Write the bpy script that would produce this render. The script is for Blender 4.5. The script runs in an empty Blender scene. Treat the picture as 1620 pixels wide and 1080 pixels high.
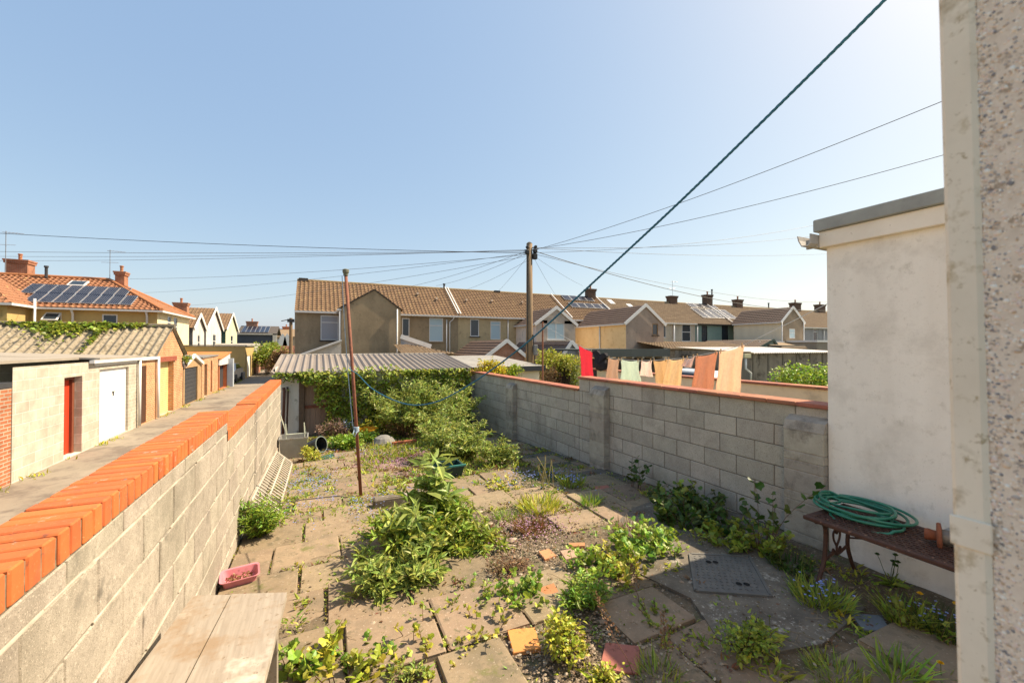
import bpy, math, random
import numpy as np
from mathutils import Vector, noise
random.seed(7); rng = np.random.default_rng(7)
R_ = math.radians
scene = bpy.context.scene
# ------------------------------------------------------------ camera
F_PX, W_PX = 650.0, 1620.0
YAW, PITCH, EYE = R_(25.35), R_(0.62), 2.05
cam = bpy.data.objects.new('camera', bpy.data.cameras.new('camera'))
scene.collection.objects.link(cam); scene.camera = cam
cam.location = (0, 0, EYE)
cam.rotation_euler = (R_(90) + PITCH, 0, -YAW)
cam.data.sensor_width = 36; cam.data.lens = 36 * F_PX / W_PX
cam.data.clip_start = 0.02; cam.data.clip_end = 3000
cam.data.dof.use_dof = True; cam.data.dof.focus_distance = 7.5; cam.data.dof.aperture_fstop = 6.3
# ------------------------------------------------------------ sky and sun
TO_SUN = Vector((.86, -.07, 1.0)).normalized()
EL = math.asin(TO_SUN.z); AZ = math.atan2(TO_SUN.x, TO_SUN.y)
world = bpy.data.worlds.new('World'); scene.world = world; world.use_nodes = True
wn = world.node_tree; wbg = wn.nodes['Background']
sky = wn.nodes.new('ShaderNodeTexSky'); sky.sky_type = 'NISHITA'; sky.sun_disc = False
sky.sun_elevation = EL; sky.sun_rotation = AZ
sky.air_density = 1.0; sky.dust_density = 1.6; sky.ozone_density = 1.0; sky.altitude = 0
hz1 = wn.nodes.new('ShaderNodeVectorMath'); hz1.operation = 'MULTIPLY_ADD'      # hazy sky: Nishita plus an even pale veil
hz1.inputs[1].default_value = (.66, .53, .30); hz1.inputs[2].default_value = (.86, 1.45, 2.66)
wn.links.new(sky.outputs[0], hz1.inputs[0]); wn.links.new(hz1.outputs[0], wbg.inputs[0]); wbg.inputs[1].default_value = 0.098
sun = bpy.data.objects.new('sun', bpy.data.lights.new('sun', 'SUN')); scene.collection.objects.link(sun)
sun.data.energy = 4.5; sun.data.angle = R_(0.5); sun.data.color = (1.0, .85, .64)
sun.rotation_euler = TO_SUN.to_track_quat('Z', 'Y').to_euler(); sun.location = (30, -5, 40)
scene.view_settings.view_transform = 'Standard'; scene.view_settings.look = 'None'
scene.view_settings.exposure = 1.10; scene.view_settings.gamma = 1
# ------------------------------------------------------------ pixel rays -> world places
_F = Vector((math.sin(YAW)*math.cos(PITCH), math.cos(YAW)*math.cos(PITCH), math.sin(PITCH)))
_R = Vector((math.cos(YAW), -math.sin(YAW), 0)); _U = _R.cross(_F)
def ray(px, py): return _F + _R*((px-810)/F_PX) + _U*((540-py)/F_PX)
def on_z(px, py, z): d = ray(px, py); return d*((z-EYE)/d.z) + Vector((0, 0, EYE))
def on_x(px, py, x): d = ray(px, py); return d*(x/d.x) + Vector((0, 0, EYE))
def on_y(px, py, y): d = ray(px, py); return d*(y/d.y) + Vector((0, 0, EYE))
def gz(x, y):      # garden level
    if y < 3: z = .08
    elif y < 6: z = .08 - .18*(y-3)/3
    elif y < 10.5: z = -.10 - .27*(y-6)/4.5
    else: z = -.37
    return z
def on_g(px, py):
    p = on_z(px, py, 0)
    for _ in range(12): p = on_z(px, py, gz(p.x, p.y))
    return p
# ------------------------------------------------------------ materials
MATS = {}
def mat(name, c1, c2=None, scale=8, rough=.85, bump=0, bscale=None, island=0, metal=0, spots=None, spec=.3, streak=False, translucent=0, detail=6):
    if name in MATS: return MATS[name]
    m = bpy.data.materials.new(name); m.use_nodes = True; t = m.node_tree; N = t.nodes; L = t.links
    b = N['Principled BSDF']; b.inputs['Roughness'].default_value = rough; b.inputs['Metallic'].default_value = metal
    b.inputs['Specular IOR Level'].default_value = spec
    tc = N.new('ShaderNodeTexCoord'); vec = tc.outputs['Object']
    if streak:
        mp = N.new('ShaderNodeMapping'); mp.inputs['Scale'].default_value = streak if isinstance(streak, tuple) else (1, 1, .18); L.new(vec, mp.inputs[0]); vec = mp.outputs[0]
    c2 = c2 or tuple(v*.75 for v in c1)
    n = N.new('ShaderNodeTexNoise'); n.inputs['Scale'].default_value = scale; n.inputs['Detail'].default_value = detail; n.inputs['Roughness'].default_value = .65
    L.new(vec, n.inputs['Vector'])
    r = N.new('ShaderNodeValToRGB'); r.color_ramp.elements[0].position = .3; r.color_ramp.elements[1].position = .7
    r.color_ramp.elements[0].color = (*c2, 1); r.color_ramp.elements[1].color = (*c1, 1)
    L.new(n.outputs['Fac'], r.inputs[0]); col = r.outputs[0]
    if spots:
        for (sc, lo, hi, c) in spots:
            n2 = N.new('ShaderNodeTexNoise'); n2.inputs['Scale'].default_value = sc; n2.inputs['Detail'].default_value = 5; n2.inputs['Roughness'].default_value = .7
            L.new(tc.outputs['Object'], n2.inputs['Vector'])
            r2 = N.new('ShaderNodeMapRange'); r2.inputs[1].default_value = lo; r2.inputs[2].default_value = hi
            L.new(n2.outputs['Fac'], r2.inputs[0])
            mx = N.new('ShaderNodeMix'); mx.data_type = 'RGBA'; L.new(r2.outputs[0], mx.inputs[0]); L.new(col, mx.inputs[6]); mx.inputs[7].default_value = (*c, 1)
            col = mx.outputs[2]
    if island:
        g = N.new('ShaderNodeNewGeometry'); h = N.new('ShaderNodeHueSaturation')
        mr = N.new('ShaderNodeMapRange'); mr.inputs[3].default_value = 1-island; mr.inputs[4].default_value = 1+island
        L.new(g.outputs['Random Per Island'], mr.inputs[0]); L.new(mr.outputs[0], h.inputs['Value']); L.new(col, h.inputs['Color'])
        m2 = N.new('ShaderNodeMath'); m2.operation = 'MULTIPLY_ADD'; m2.inputs[1].default_value = 7.31; m2.inputs[2].default_value = .2; L.new(g.outputs['Random Per Island'], m2.inputs[0])
        m3 = N.new('ShaderNodeMath'); m3.operation = 'FRACT'; L.new(m2.outputs[0], m3.inputs[0])
        m4 = N.new('ShaderNodeMapRange'); m4.inputs[3].default_value = .5-island*.09; m4.inputs[4].default_value = .5+island*.09
        L.new(m3.outputs[0], m4.inputs[0]); L.new(m4.outputs[0], h.inputs['Hue'])
        col = h.outputs[0]
    L.new(col, b.inputs['Base Color'])
    if bump:
        nb = N.new('ShaderNodeTexNoise'); nb.inputs['Scale'].default_value = bscale or scale*6; nb.inputs['Detail'].default_value = 8; nb.inputs['Roughness'].default_value = .7
        L.new(tc.outputs['Object'], nb.inputs['Vector'])
        bp = N.new('ShaderNodeBump'); bp.inputs['Strength'].default_value = min(1, bump*30); bp.inputs['Distance'].default_value = bump
        L.new(nb.outputs['Fac'], bp.inputs['Height']); L.new(bp.outputs[0], b.inputs['Normal'])
    if translucent:
        tr = N.new('ShaderNodeBsdfTranslucent'); ms = N.new('ShaderNodeMixShader'); ms.inputs[0].default_value = translucent
        hs = N.new('ShaderNodeHueSaturation'); hs.inputs['Value'].default_value = 1.25; L.new(col, hs.inputs['Color']); L.new(hs.outputs[0], tr.inputs[0])
        L.new(b.outputs[0], ms.inputs[1]); L.new(tr.outputs[0], ms.inputs[2]); L.new(ms.outputs[0], N['Material Output'].inputs[0])
    MATS[name] = m; return m
def brickmat(name, c1, c2, cm, bw=.225, bh=.075, ms=.012, bump=.006, dirt=None, rough=.9):
    if name in MATS: return MATS[name]
    m = bpy.data.materials.new(name); m.use_nodes = True; t = m.node_tree; N = t.nodes; L = t.links
    b = N['Principled BSDF']; b.inputs['Roughness'].default_value = rough; b.inputs['Specular IOR Level'].default_value = .25
    g = N.new('ShaderNodeNewGeometry'); s = N.new('ShaderNodeSeparateXYZ'); L.new(g.outputs['Position'], s.inputs[0])
    a = N.new('ShaderNodeMath'); a.operation = 'ADD'; L.new(s.outputs[0], a.inputs[0]); L.new(s.outputs[1], a.inputs[1])
    cb = N.new('ShaderNodeCombineXYZ'); L.new(a.outputs[0], cb.inputs[0]); L.new(s.outputs[2], cb.inputs[1])
    br = N.new('ShaderNodeTexBrick'); L.new(cb.outputs[0], br.inputs[0])
    br.inputs['Scale'].default_value = 1; br.inputs['Brick Width'].default_value = bw; br.inputs['Row Height'].default_value = bh; br.inputs['Mortar Size'].default_value = ms
    br.inputs['Color1'].default_value = (*c1, 1); br.inputs['Color2'].default_value = (*c2, 1); br.inputs['Mortar'].default_value = (*cm, 1); br.inputs['Mortar Smooth'].default_value = .2
    n = N.new('ShaderNodeTexNoise'); n.inputs['Scale'].default_value = 2.2; n.inputs['Detail'].default_value = 9; n.inputs['Roughness'].default_value = .7; L.new(g.outputs['Position'], n.inputs['Vector'])
    r = N.new('ShaderNodeMapRange'); r.inputs[1].default_value = .3; r.inputs[2].default_value = .7; r.inputs[3].default_value = .72; r.inputs[4].default_value = 1.2; L.new(n.outputs['Fac'], r.inputs[0])
    h = N.new('ShaderNodeHueSaturation'); L.new(br.outputs[0], h.inputs['Color']); L.new(r.outputs[0], h.inputs['Value'])
    L.new(h.outputs[0], b.inputs['Base Color'])
    bp = N.new('ShaderNodeBump'); bp.inputs['Distance'].default_value = bump; bp.invert = True; L.new(br.outputs['Fac'], bp.inputs['Height']); L.new(bp.outputs[0], b.inputs['Normal'])
    MATS[name] = m; return m
def glass(name='window glass', c=(.03, .04, .05), rough=.08):
    if name in MATS: return MATS[name]
    m = bpy.data.materials.new(name); m.use_nodes = True; b = m.node_tree.nodes['Principled BSDF']
    b.inputs['Base Color'].default_value = (*c, 1); b.inputs['Roughness'].default_value = rough; b.inputs['Specular IOR Level'].default_value = .6
    MATS[name] = m; return m
# ------------------------------------------------------------ mesh builder
ORG = {}
class MB:
    def __init__(s): s.v = []; s.f = []; s.m = []; s.mi = 0; s.smooth = False
    def vert(s, p): s.v.append(tuple(p)); return len(s.v)-1
    def face(s, idx): s.f.append(tuple(idx)); s.m.append(s.mi)
    def quad(s, a, b, c, d): i = len(s.v); s.v += [tuple(a), tuple(b), tuple(c), tuple(d)]; s.face((i, i+1, i+2, i+3))
    def poly(s, pts): i = len(s.v); s.v += [tuple(p) for p in pts]; s.face(range(i, i+len(pts)))
    def box(s, x0, x1, y0, y1, z0, z1):
        i = len(s.v); s.v += [(x, y, z) for z in (z0, z1) for (x, y) in ((x0, y0), (x1, y0), (x1, y1), (x0, y1))]
        for f in ((3, 2, 1, 0), (4, 5, 6, 7), (0, 1, 5, 4), (1, 2, 6, 5), (2, 3, 7, 6), (3, 0, 4, 7)): s.face([i+k for k in f])
    def obox(s, c, U, V, Wv, du, dv, dw):     # oriented box, half sizes
        c, U, V, Wv = Vector(c), Vector(U).normalized(), Vector(V).normalized(), Vector(Wv).normalized(); i = len(s.v)
        for w in (-dw, dw):
            for (u, v) in ((-du, -dv), (du, -dv), (du, dv), (-du, dv)): s.v.append(tuple(c+U*u+V*v+Wv*w))
        for f in ((3, 2, 1, 0), (4, 5, 6, 7), (0, 1, 5, 4), (1, 2, 6, 5), (2, 3, 7, 6), (3, 0, 4, 7)): s.face([i+k for k in f])
    def cbox(s, x0, x1, y0, y1, z0, z1, ch=.006, jit=0, tilt=0):   # chamfered block
        pts = []
        for (a, b, c) in ((0, ch, ch), (ch, 0, ch), (ch, ch, 0)):
            for sz in (0, 1):
                for (sx, sy) in ((0, 0), (1, 0), (1, 1), (0, 1)):
                    pts.append((x0+a if not sx else x1-a, y0+b if not sy else y1-b, z0+c if not sz else z1-c))
        cx, cy, cz = (x0+x1)/2, (y0+y1)/2, (z0+z1)/2
        if jit or tilt:
            tx, ty, rz = random.gauss(0, tilt), random.gauss(0, tilt), random.gauss(0, tilt); q = []
            for (x, y, z) in pts:
                dx, dy = x-cx, y-cy
                q.append((x-dy*rz+random.uniform(-jit, jit), y+dx*rz+random.uniform(-jit, jit), z+dx*tx+dy*ty+random.uniform(-jit, jit)*.5))
            pts = q
        i = len(s.v); s.v += pts
        A = lambda g, k: i+g*8+k       # g: 0 face X, 1 face Y, 2 face Z
        F = [(A(2, 3), A(2, 2), A(2, 1), A(2, 0)), (A(2, 4), A(2, 5), A(2, 6), A(2, 7)),
             (A(1, 0), A(1, 1), A(1, 5), A(1, 4)), (A(1, 2), A(1, 3), A(1, 7), A(1, 6)),
             (A(0, 1), A(0, 2), A(0, 6), A(0, 5)), (A(0, 3), A(0, 0), A(0, 4), A(0, 7))]
        # edges
        for (k, l) in ((0, 1), (2, 3)): F += [(A(1, k), A(2, k), A(2, l), A(1, l)), (A(1, l+4), A(2, l+4), A(2, k+4), A(1, k+4))]
        for (k, l) in ((1, 2), (3, 0)): F += [(A(0, k), A(2, k), A(2, l), A(0, l)), (A(0, l+4), A(2, l+4), A(2, k+4), A(0, k+4))]
        for k in range(4): F.append((A(0, k), A(1, k), A(1, k+4), A(0, k+4)))
        for k in range(8): F.append((A(0, k), A(1, k), A(2, k)))
        for f in F: s.face(f)
    def tube(s, pts, r, n=8, caps=True, r2=None):
        pts = [Vector(p) for p in pts]; rings = []; up = None
        for k, p in enumerate(pts):
            d = (pts[min(k+1, len(pts)-1)]-pts[max(k-1, 0)]).normalized()
            if up is None:
                up = Vector((0, 0, 1)) if abs(d.z) < .9 else Vector((1, 0, 0))
            a = d.cross(up).normalized(); b = a.cross(d).normalized(); up = b
            rr = r if r2 is None else r+(r2-r)*k/(len(pts)-1)
            if isinstance(r, (list, tuple)): rr = r[k]
            i = len(s.v)
            for j in range(n):
                an = 2*math.pi*j/n; s.v.append(tuple(p+a*(rr*math.cos(an))+b*(rr*math.sin(an))))
            rings.append(i)
        for a, b in zip(rings, rings[1:]):
            for j in range(n): s.face((a+j, a+(j+1) % n, b+(j+1) % n, b+j))
        if caps: s.face([rings[0]+j for j in reversed(range(n))]); s.face([rings[-1]+j for j in range(n)])
    def lathe(s, base, prof, n=20, axis='z'):
        base = Vector(base); rings = []
        for (r, h) in prof:
            i = len(s.v); rings.append(i)
            for j in range(n):
                a = 2*math.pi*j/n
                if axis == 'z': q = Vector((r*math.cos(a), r*math.sin(a), h))
                elif axis == 'y': q = Vector((r*math.cos(a), h, r*math.sin(a)))
                else: q = axis @ Vector((r*math.cos(a), r*math.sin(a), h))
                s.v.append(tuple(base+q))
        for a, b in zip(rings, rings[1:]):
            for j in range(n): s.face((a+j, a+(j+1) % n, b+(j+1) % n, b+j))
    def wall(s, O, U, w, z1, holes=(), depth=.12, gable=None):
        # wall panel from O along U, height z1, holes (u0,u1,z0,z1), reveals go inward; outward normal = U x Z
        O = Vector(O); U = Vector(U).normalized(); Nn = U.cross(Vector((0, 0, 1)))
        P = lambda u, z, d=0: O+U*u+Vector((0, 0, z))-Nn*d
        us = sorted({0, w, *[h[0] for h in holes], *[h[1] for h in holes]}); zs = sorted({0, z1, *[h[2] for h in holes], *[h[3] for h in holes]})
        for a, b in zip(us, us[1:]):
            for c, d in zip(zs, zs[1:]):
                um, zm = (a+b)/2, (c+d)/2
                if any(h[0] < um < h[1] and h[2] < zm < h[3] for h in holes): continue
                s.quad(P(a, c), P(b, c), P(b, d), P(a, d))
        for (a, b, c, d) in [h[:4] for h in holes]:
            s.quad(P(a, c), P(a, c, depth), P(b, c, depth), P(b, c)); s.quad(P(a, d), P(b, d), P(b, d, depth), P(a, d, depth))
            s.quad(P(a, c), P(a, d), P(a, d, depth), P(a, c, depth)); s.quad(P(b, c), P(b, c, depth), P(b, d, depth), P(b, d))
            s.quad(P(a, c, depth), P(b, c, depth), P(b, d, depth), P(a, d, depth))
        if gable is not None: s.poly([P(0, z1), P(w, z1), P(w*(gable[1] if len(gable) > 1 else .5), gable[0])])
    def roof(s, O, U, V, w, l, tw=.3, th=.33, amp=.03, step=.02, clip=None, seg=6, thick=.03, round_=False):
        # tiled or corrugated plane: O eave corner, U along the eave, V up the slope
        O, U, V = Vector(O), Vector(U).normalized(), Vector(V).normalized(); Nn = U.cross(V).normalized()
        nc = max(1, round(w/tw)); tw = w/nc; rows = max(1, round(l/th)) if th else 1; th2 = l/rows
        for r in range(rows):
            v0, v1 = r*th2, (r+1)*th2
            prev = None
            for k in range(nc*seg+1):
                u = k*tw/seg; ph = 2*math.pi*k/seg
                h = amp*(.5+.5*math.cos(ph)) if round_ else amp*max(0, math.cos(ph))**.8 if math.cos(ph) > 0 else 0
                lo, hi = (clip(u) if clip else (0, l))
                a, b = min(max(v0, lo), hi), min(max(v1, lo), hi)
                p = [O+U*u+V*a+Nn*(h+step*(1-(a-v0)/th2)), O+U*u+V*b+Nn*(h+step*(1-(b-v0)/th2)), O+U*u+V*a+Nn*(h-.02)]
                if prev and (b-a > 1e-4 or prev[3] > 1e-4):
                    s.quad(prev[0], p[0], p[1], prev[1])
                    if step or r == 0: s.quad(prev[2], p[2], p[0], prev[0])
                prev = (*p, b-a)
    def build(s, name, mats, parent=None, origin=None, smooth=False):
        o_ = ORG[parent.name] if parent else Vector(origin or (0, 0, 0))
        me = bpy.data.meshes.new(name); v = np.array(s.v, dtype=np.float64)-np.array(o_)
        me.from_pydata(v.tolist(), [], s.f)
        if not isinstance(mats, (list, tuple)): mats = [mats]
        for m_ in mats: me.materials.append(m_)
        if len(mats) > 1: me.polygons.foreach_set('material_index', s.m)
        if smooth or s.smooth: me.polygons.foreach_set('use_smooth', [True]*len(me.polygons))
        me.update(); o = bpy.data.objects.new(name, me); scene.collection.objects.link(o)
        if parent: o.parent = parent; ORG[o.name] = o_
        else: o.location = o_; ORG[o.name] = Vector(o_)
        return o
def tag(o, label, cat, group=None, kind=None):
    if label: o['label'] = label
    if cat: o['category'] = cat
    if group: o['group'] = group
    if kind: o['kind'] = kind
    return o
def thing(name, loc, label, cat, group=None):
    o = bpy.data.objects.new(name, None); scene.collection.objects.link(o); o.location = loc; ORG[o.name] = Vector(loc); o.empty_display_size = .2
    return tag(o, label, cat, group)
def struct(o): o['kind'] = 'structure'; return o
Z = Vector((0, 0, 1)); X = Vector((1, 0, 0)); Y = Vector((0, 1, 0))
WHITE = mat('white upvc', (.72, .71, .68), (.62, .6, .56), 3, .45)
GLASS = glass()
CURTAIN = glass('curtained glass', (.34, .34, .36), .5)
BLIND = glass('blue blind glass', (.40, .52, .56), .45)
def window(parent, O, U, w, h, pane=None, transom=.72, mull=None, fr=None, sill=None, name='window', out=.05):
    """window frame part with pane sub-part; O bottom corner on the wall face, hole is .12 deep"""
    O = Vector(O); U = Vector(U).normalized(); Nn = U.cross(Z); t = .075
    def bar(mb, u0, u1, z0, z1, d0=.02, d1=.08):
        mb.obox(O+U*(u0+u1)/2+Z*(z0+z1)/2-Nn*(d0+d1)/2, U, Z, Nn, abs(u1-u0)/2, abs(z1-z0)/2, (d1-d0)/2)
    b = MB(); bar(b, 0, t, 0, h); bar(b, w-t, w, 0, h); bar(b, t, w-t, 0, t); bar(b, t, w-t, h-t, h)
    if transom: bar(b, t, w-t, h*transom-t/2, h*transom+t/2, .016, .078)
    if mull: bar(b, w*mull-t/2, w*mull+t/2, t, h-t, .013, .076)
    f = b.build(name, fr or WHITE, parent)
    p = MB(); bar(p, t, w-t, t, h-t, .055, .063); p.build('pane', pane or GLASS, f)
    if sill:
        s_ = MB(); s_.obox(O+U*w/2-Z*.05+Nn*.03, U, Z, Nn, w/2+.08, .04, .07); s_.build('sill', sill, f)
    return f
def pipe(parent, pts, r=.04, m=None, name='downpipe'):
    b = MB(); b.tube(pts, r, 8); return b.build(name, m or WHITE, parent, smooth=True)
# ------------------------------------------------------------ leaves
def strip_t(w, fold=.25, droop=.15, k=(.3, .62)):
    a, b = k; m = [(0, 0, 0), (0, a, .0), (0, b, -droop*.4), (0, 1, -droop)]
    v = m+[(-w, a, fold*w), (-w*.8, b, fold*w-droop*.4), (w, a, fold*w), (w*.8, b, fold*w-droop*.4)]
    f = [(0, 1, 4), (1, 2, 5, 4), (2, 3, 5), (0, 6, 1), (1, 6, 7, 2), (2, 7, 3)]
    return np.array(v, float), f
def lobed_t(n=5):
    v = [(0, .45, .03)]; k = 2*n
    v.append((0, 0, 0))
    for i in range(k-1):
        a = -math.pi/2+(i+1)*2*math.pi/k; r = .56 if i % 2 == 1 else .36
        if i == k//2-1: r = .6
        v.append((r*math.cos(a), .45+r*math.sin(a), -.10*abs(math.cos(a))+random.uniform(-.03, .03)))
    f = [(0, i, i+1) for i in range(1, k)]+[(0, k, 1)]
    return np.array(v, float), f
TPL = {'lance': strip_t(.14, .5, .22), 'ovate': strip_t(.3, .35, .2, (.28, .65)), 'ivy': strip_t(.42, .2, .1, (.25, .6)),
       'lobed': lobed_t(5), 'tri': lobed_t(4), 'blade': strip_t(.035, .3, .3), 'tiny': strip_t(.38, .2, .05), 'petal': strip_t(.5, .1, 0, (.3, .7))}
def leaf_mesh(kind, pos, axis, size, roll=None, upness=.8):
    T, F = TPL[kind]; pos, axis = np.asarray(pos, float), np.asarray(axis, float); n = len(pos)
    if n == 0: return np.zeros((0, 3)), []
    axis = axis/np.maximum(1e-6, np.linalg.norm(axis, axis=1))[:, None]
    upv = np.array([0, 0, 1.0])*upness+rng.normal(0, .45, (n, 3))
    s_ = np.cross(axis, upv); s_ /= np.maximum(1e-6, np.linalg.norm(s_, axis=1))[:, None]; nn = np.cross(s_, axis)
    size = np.broadcast_to(np.asarray(size, float), (n,))
    V = (T[None, :, 0:1]*s_[:, None, :]+T[None, :, 1:2]*axis[:, None, :]+T[None, :, 2:3]*nn[:, None, :])*size[:, None, None]+pos[:, None, :]
    m = len(T); V = V.reshape(-1, 3)
    faces = [tuple(i*m+k for k in f) for i in range(n) for f in F]
    return V, faces
def add_leaves(mb, kind, pos, axis, size, upness=.8):
    V, F = leaf_mesh(kind, pos, axis, size, upness=upness); o = len(mb.v)
    mb.v += [tuple(v) for v in V.tolist()]; mb.f += [tuple(o+k for k in f) for f in F]; mb.m += [mb.mi]*len(F)
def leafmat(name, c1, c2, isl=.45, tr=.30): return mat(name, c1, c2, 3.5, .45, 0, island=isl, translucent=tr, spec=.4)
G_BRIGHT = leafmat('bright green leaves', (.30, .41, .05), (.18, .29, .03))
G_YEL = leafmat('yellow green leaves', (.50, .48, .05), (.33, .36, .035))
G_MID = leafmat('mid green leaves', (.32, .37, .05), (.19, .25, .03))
G_DARK = leafmat('dark green leaves', (.095, .155, .024), (.055, .095, .014))  # colour lowered to put extra shade into the shaded weeds
G_GREY = leafmat('grey green leaves', (.36, .41, .09), (.22, .28, .05))
G_IVY = leafmat('ivy leaves', (.38, .43, .06), (.14, .20, .025), .45)
G_RED = leafmat('reddish leaves', (.24, .12, .04), (.15, .08, .03))
G_GOLD = leafmat('golden leaves', (.62, .50, .03), (.38, .36, .03))
G_DRY = leafmat('dry brown leaves', (.30, .18, .08), (.18, .10, .045), .3, .2)
STEMG = mat('green stem', (.14, .16, .05), (.10, .10, .04), 20, .7)
STEMB = mat('brown stem', (.13, .08, .045), (.08, .05, .03), 20, .8)
STEMR = mat('red stem', (.16, .07, .04), (.10, .05, .03), 20, .7)
FBLUE = leafmat('blue petals', (.32, .40, .75), (.26, .33, .65), .15, .2)
FPINK = leafmat('pink petals', (.62, .36, .50), (.5, .28, .42), .15, .2)
FYEL = leafmat('yellow petals', (.85, .55, .02), (.75, .45, .02), .1, .2)
FWHT = leafmat('white petals', (.7, .68, .62), (.6, .6, .5), .1, .2)
def stem_path(base, az, lean, h, n=6, curl=.3):
    p = Vector(base); pts = [p.copy()]; d = Vector((math.cos(az)*lean, math.sin(az)*lean, 1)).normalized()
    for i in range(n):
        d = (d+Vector((random.gauss(0, .09), random.gauss(0, .09), random.gauss(0, .05)-curl*.12))+Vector((math.cos(az), math.sin(az), 0))*curl*.08).normalized()
        p = p+d*(h/n); pts.append(p.copy())
    return pts
def plant(base, h, spread, stems, nleaf, lsize, kind='ovate', lmat=None, smat=None, name='weed', label='', cat='weed', group=None, lean=.6, curl=.5, flowers=None, hb=0, sr=.004, whole=False, side=1.0, ffrac=None):
    base = Vector(base); st = MB(); lf = MB(); P, A, S = [], [], []; fl = []
    for i in range(stems):
        a = random.uniform(0, 6.283); r = spread*math.sqrt(random.random())*.55
        b = base+Vector((math.cos(a)*r, math.sin(a)*r, -.01)); hh = h*random.uniform(.6, 1.05)*(1-.35*(r/(spread+1e-6)))
        pts = stem_path(b, a+random.gauss(0, .6), random.uniform(.1, 1)*lean*spread/max(h, .05)*.9, hh, 6, curl)
        st.tube(pts, sr, 3 if sr < .006 else 5, False, r2=sr*.35)
        for k in range(nleaf):
            t = hb+(1-hb)*(k+random.random())/nleaf; j = min(5, int(t*6)); q = pts[j].lerp(pts[j+1], t*6-j)
            az = k*2.4+random.gauss(0, .5)+i; d = (pts[j+1]-pts[j]).normalized()
            ax = Vector((math.cos(az), math.sin(az), random.uniform(-.1, .55)))*side+d*.45
            P.append(q); A.append(ax); S.append(lsize*random.uniform(.55, 1.15)*(1-.35*t))
        fl.append(pts[-1])
    add_leaves(lf, kind, P, A, S)
    if flowers:
        fm, fn, fs, fk = flowers; lf.mi = 1; P, A = [], []
        for q in fl:
            for _ in range(fn):
                c = q+Vector((random.gauss(0, .02), random.gauss(0, .02), random.uniform(0, .03)))
                for k in range(5):
                    an = k*1.257; P.append(c); A.append((math.cos(an), math.sin(an), .35))
        add_leaves(lf, 'petal', P, A, fs)
    mats = [lmat or G_MID]+([flowers[0]] if flowers else [])
    t = thing(name, base, label, cat, group)
    st.build('stem', smat or STEMG, t); lf.build('foliage', mats, t)
    return t
def bush(c, r, n, lsize, kind, lmat, name, label, cat='shrub', group=None, smat=None, trunk_z=None, droop=0, clump=9, twigs=14, gaps=.55, extra=None):
    """rounded uneven crown: leaf clumps set round several lobes, stems from the ground"""
    c = Vector(c); r = Vector(r); lf = MB(); st = MB(); P, A, S = [], [], []
    gzv = trunk_z if trunk_z is not None else c.z-r.z
    root = Vector((c.x, c.y, gzv)); lob = []
    for i in range(clump):
        a = random.uniform(0, 6.283); e = random.uniform(-.5, 1)
        lob.append((Vector((c.x+math.cos(a)*r.x*.55*math.sqrt(1-e*e*.8), c.y+math.sin(a)*r.y*.55*math.sqrt(1-e*e*.8), c.z+r.z*.55*e)), random.uniform(.35, .6)))
    tw = []
    for i in range(twigs*clump//3):
        L_, s_ = random.choice(lob); v = Vector((random.gauss(0, 1), random.gauss(0, 1), random.gauss(.3, 1))).normalized()
        e = L_+Vector((v.x*r.x, v.y*r.y, v.z*r.z))*s_
        m_ = root.lerp(e, .5)+Vector((random.gauss(0, .05)*r.x, random.gauss(0, .05)*r.y, r.z*.12))
        st.tube([root+Vector((random.gauss(0, .12)*r.x, random.gauss(0, .12)*r.y, 0)), m_, e], .012 if r.z > .5 else .005, 4, False, r2=.003); tw.append((m_, e))
    for i in range(n):
        L_, s_ = lob[i % clump]; v = Vector((random.gauss(0, 1), random.gauss(0, 1), random.gauss(0, 1))).normalized()
        q = random.random()**gaps*s_*random.uniform(.85, 1.12)
        if random.random() < .35:
            m_, e = random.choice(tw); p = m_.lerp(e, random.uniform(.3, 1.12))+Vector((random.gauss(0, .02), random.gauss(0, .02), random.gauss(0, .02)))
        else: p = L_+Vector((v.x*r.x, v.y*r.y, v.z*r.z))*q
        if p.z < gzv+.01: p.z = gzv+random.uniform(.01, .1)
        P.append(p); A.append((v.x+random.gauss(0, .35), v.y+random.gauss(0, .35), v.z*.6+.15-droop+random.gauss(0, .3))); S.append(lsize*random.uniform(.55, 1.2))
    add_leaves(lf, kind, P, A, S)
    mats = [lmat]
    if extra:
        em, frac, ek, es = extra; lf.mi = 1; idx = random.sample(range(n), int(n*frac)); add_leaves(lf, ek, [P[i] for i in idx], [(a[0], a[1], abs(a[2])+.3) for a in (A[i] for i in idx)], es); mats.append(em)
    t = thing(name, root, label, cat, group); st.build('stem', smat or STEMB, t); lf.build('foliage', mats, t)
    return t
# ============================================================ SETTING
LZ = -.70
M_LANE = mat('lane concrete', (.33, .28, .215), (.22, .185, .14), 1.6, .95, .01, 30, spots=[(.8, .5, .62, (.17, .14, .11)), (9, .62, .7, (.12, .11, .07))])
M_GROUND = mat('earth', (.16, .13, .08), (.10, .10, .05), 1.2, 1, .02, 12, spots=[(3, .5, .6, (.07, .09, .03))])
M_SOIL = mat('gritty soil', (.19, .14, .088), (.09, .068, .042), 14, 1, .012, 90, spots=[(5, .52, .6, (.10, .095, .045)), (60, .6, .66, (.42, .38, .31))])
M_SLAB = mat('paving slab', (.30, .222, .14), (.20, .148, .095), 6, .92, .008, 130, island=.12, spots=[(2.2, .48, .62, (.18, .14, .09)), (6, .56, .66, (.15, .12, .075)), (3.4, .60, .68, (.14, .13, .05)), (45, .60, .70, (.45, .37, .28)), (120, .62, .7, (.13, .10, .075)), (11, .62, .70, (.12, .11, .06))])
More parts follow.
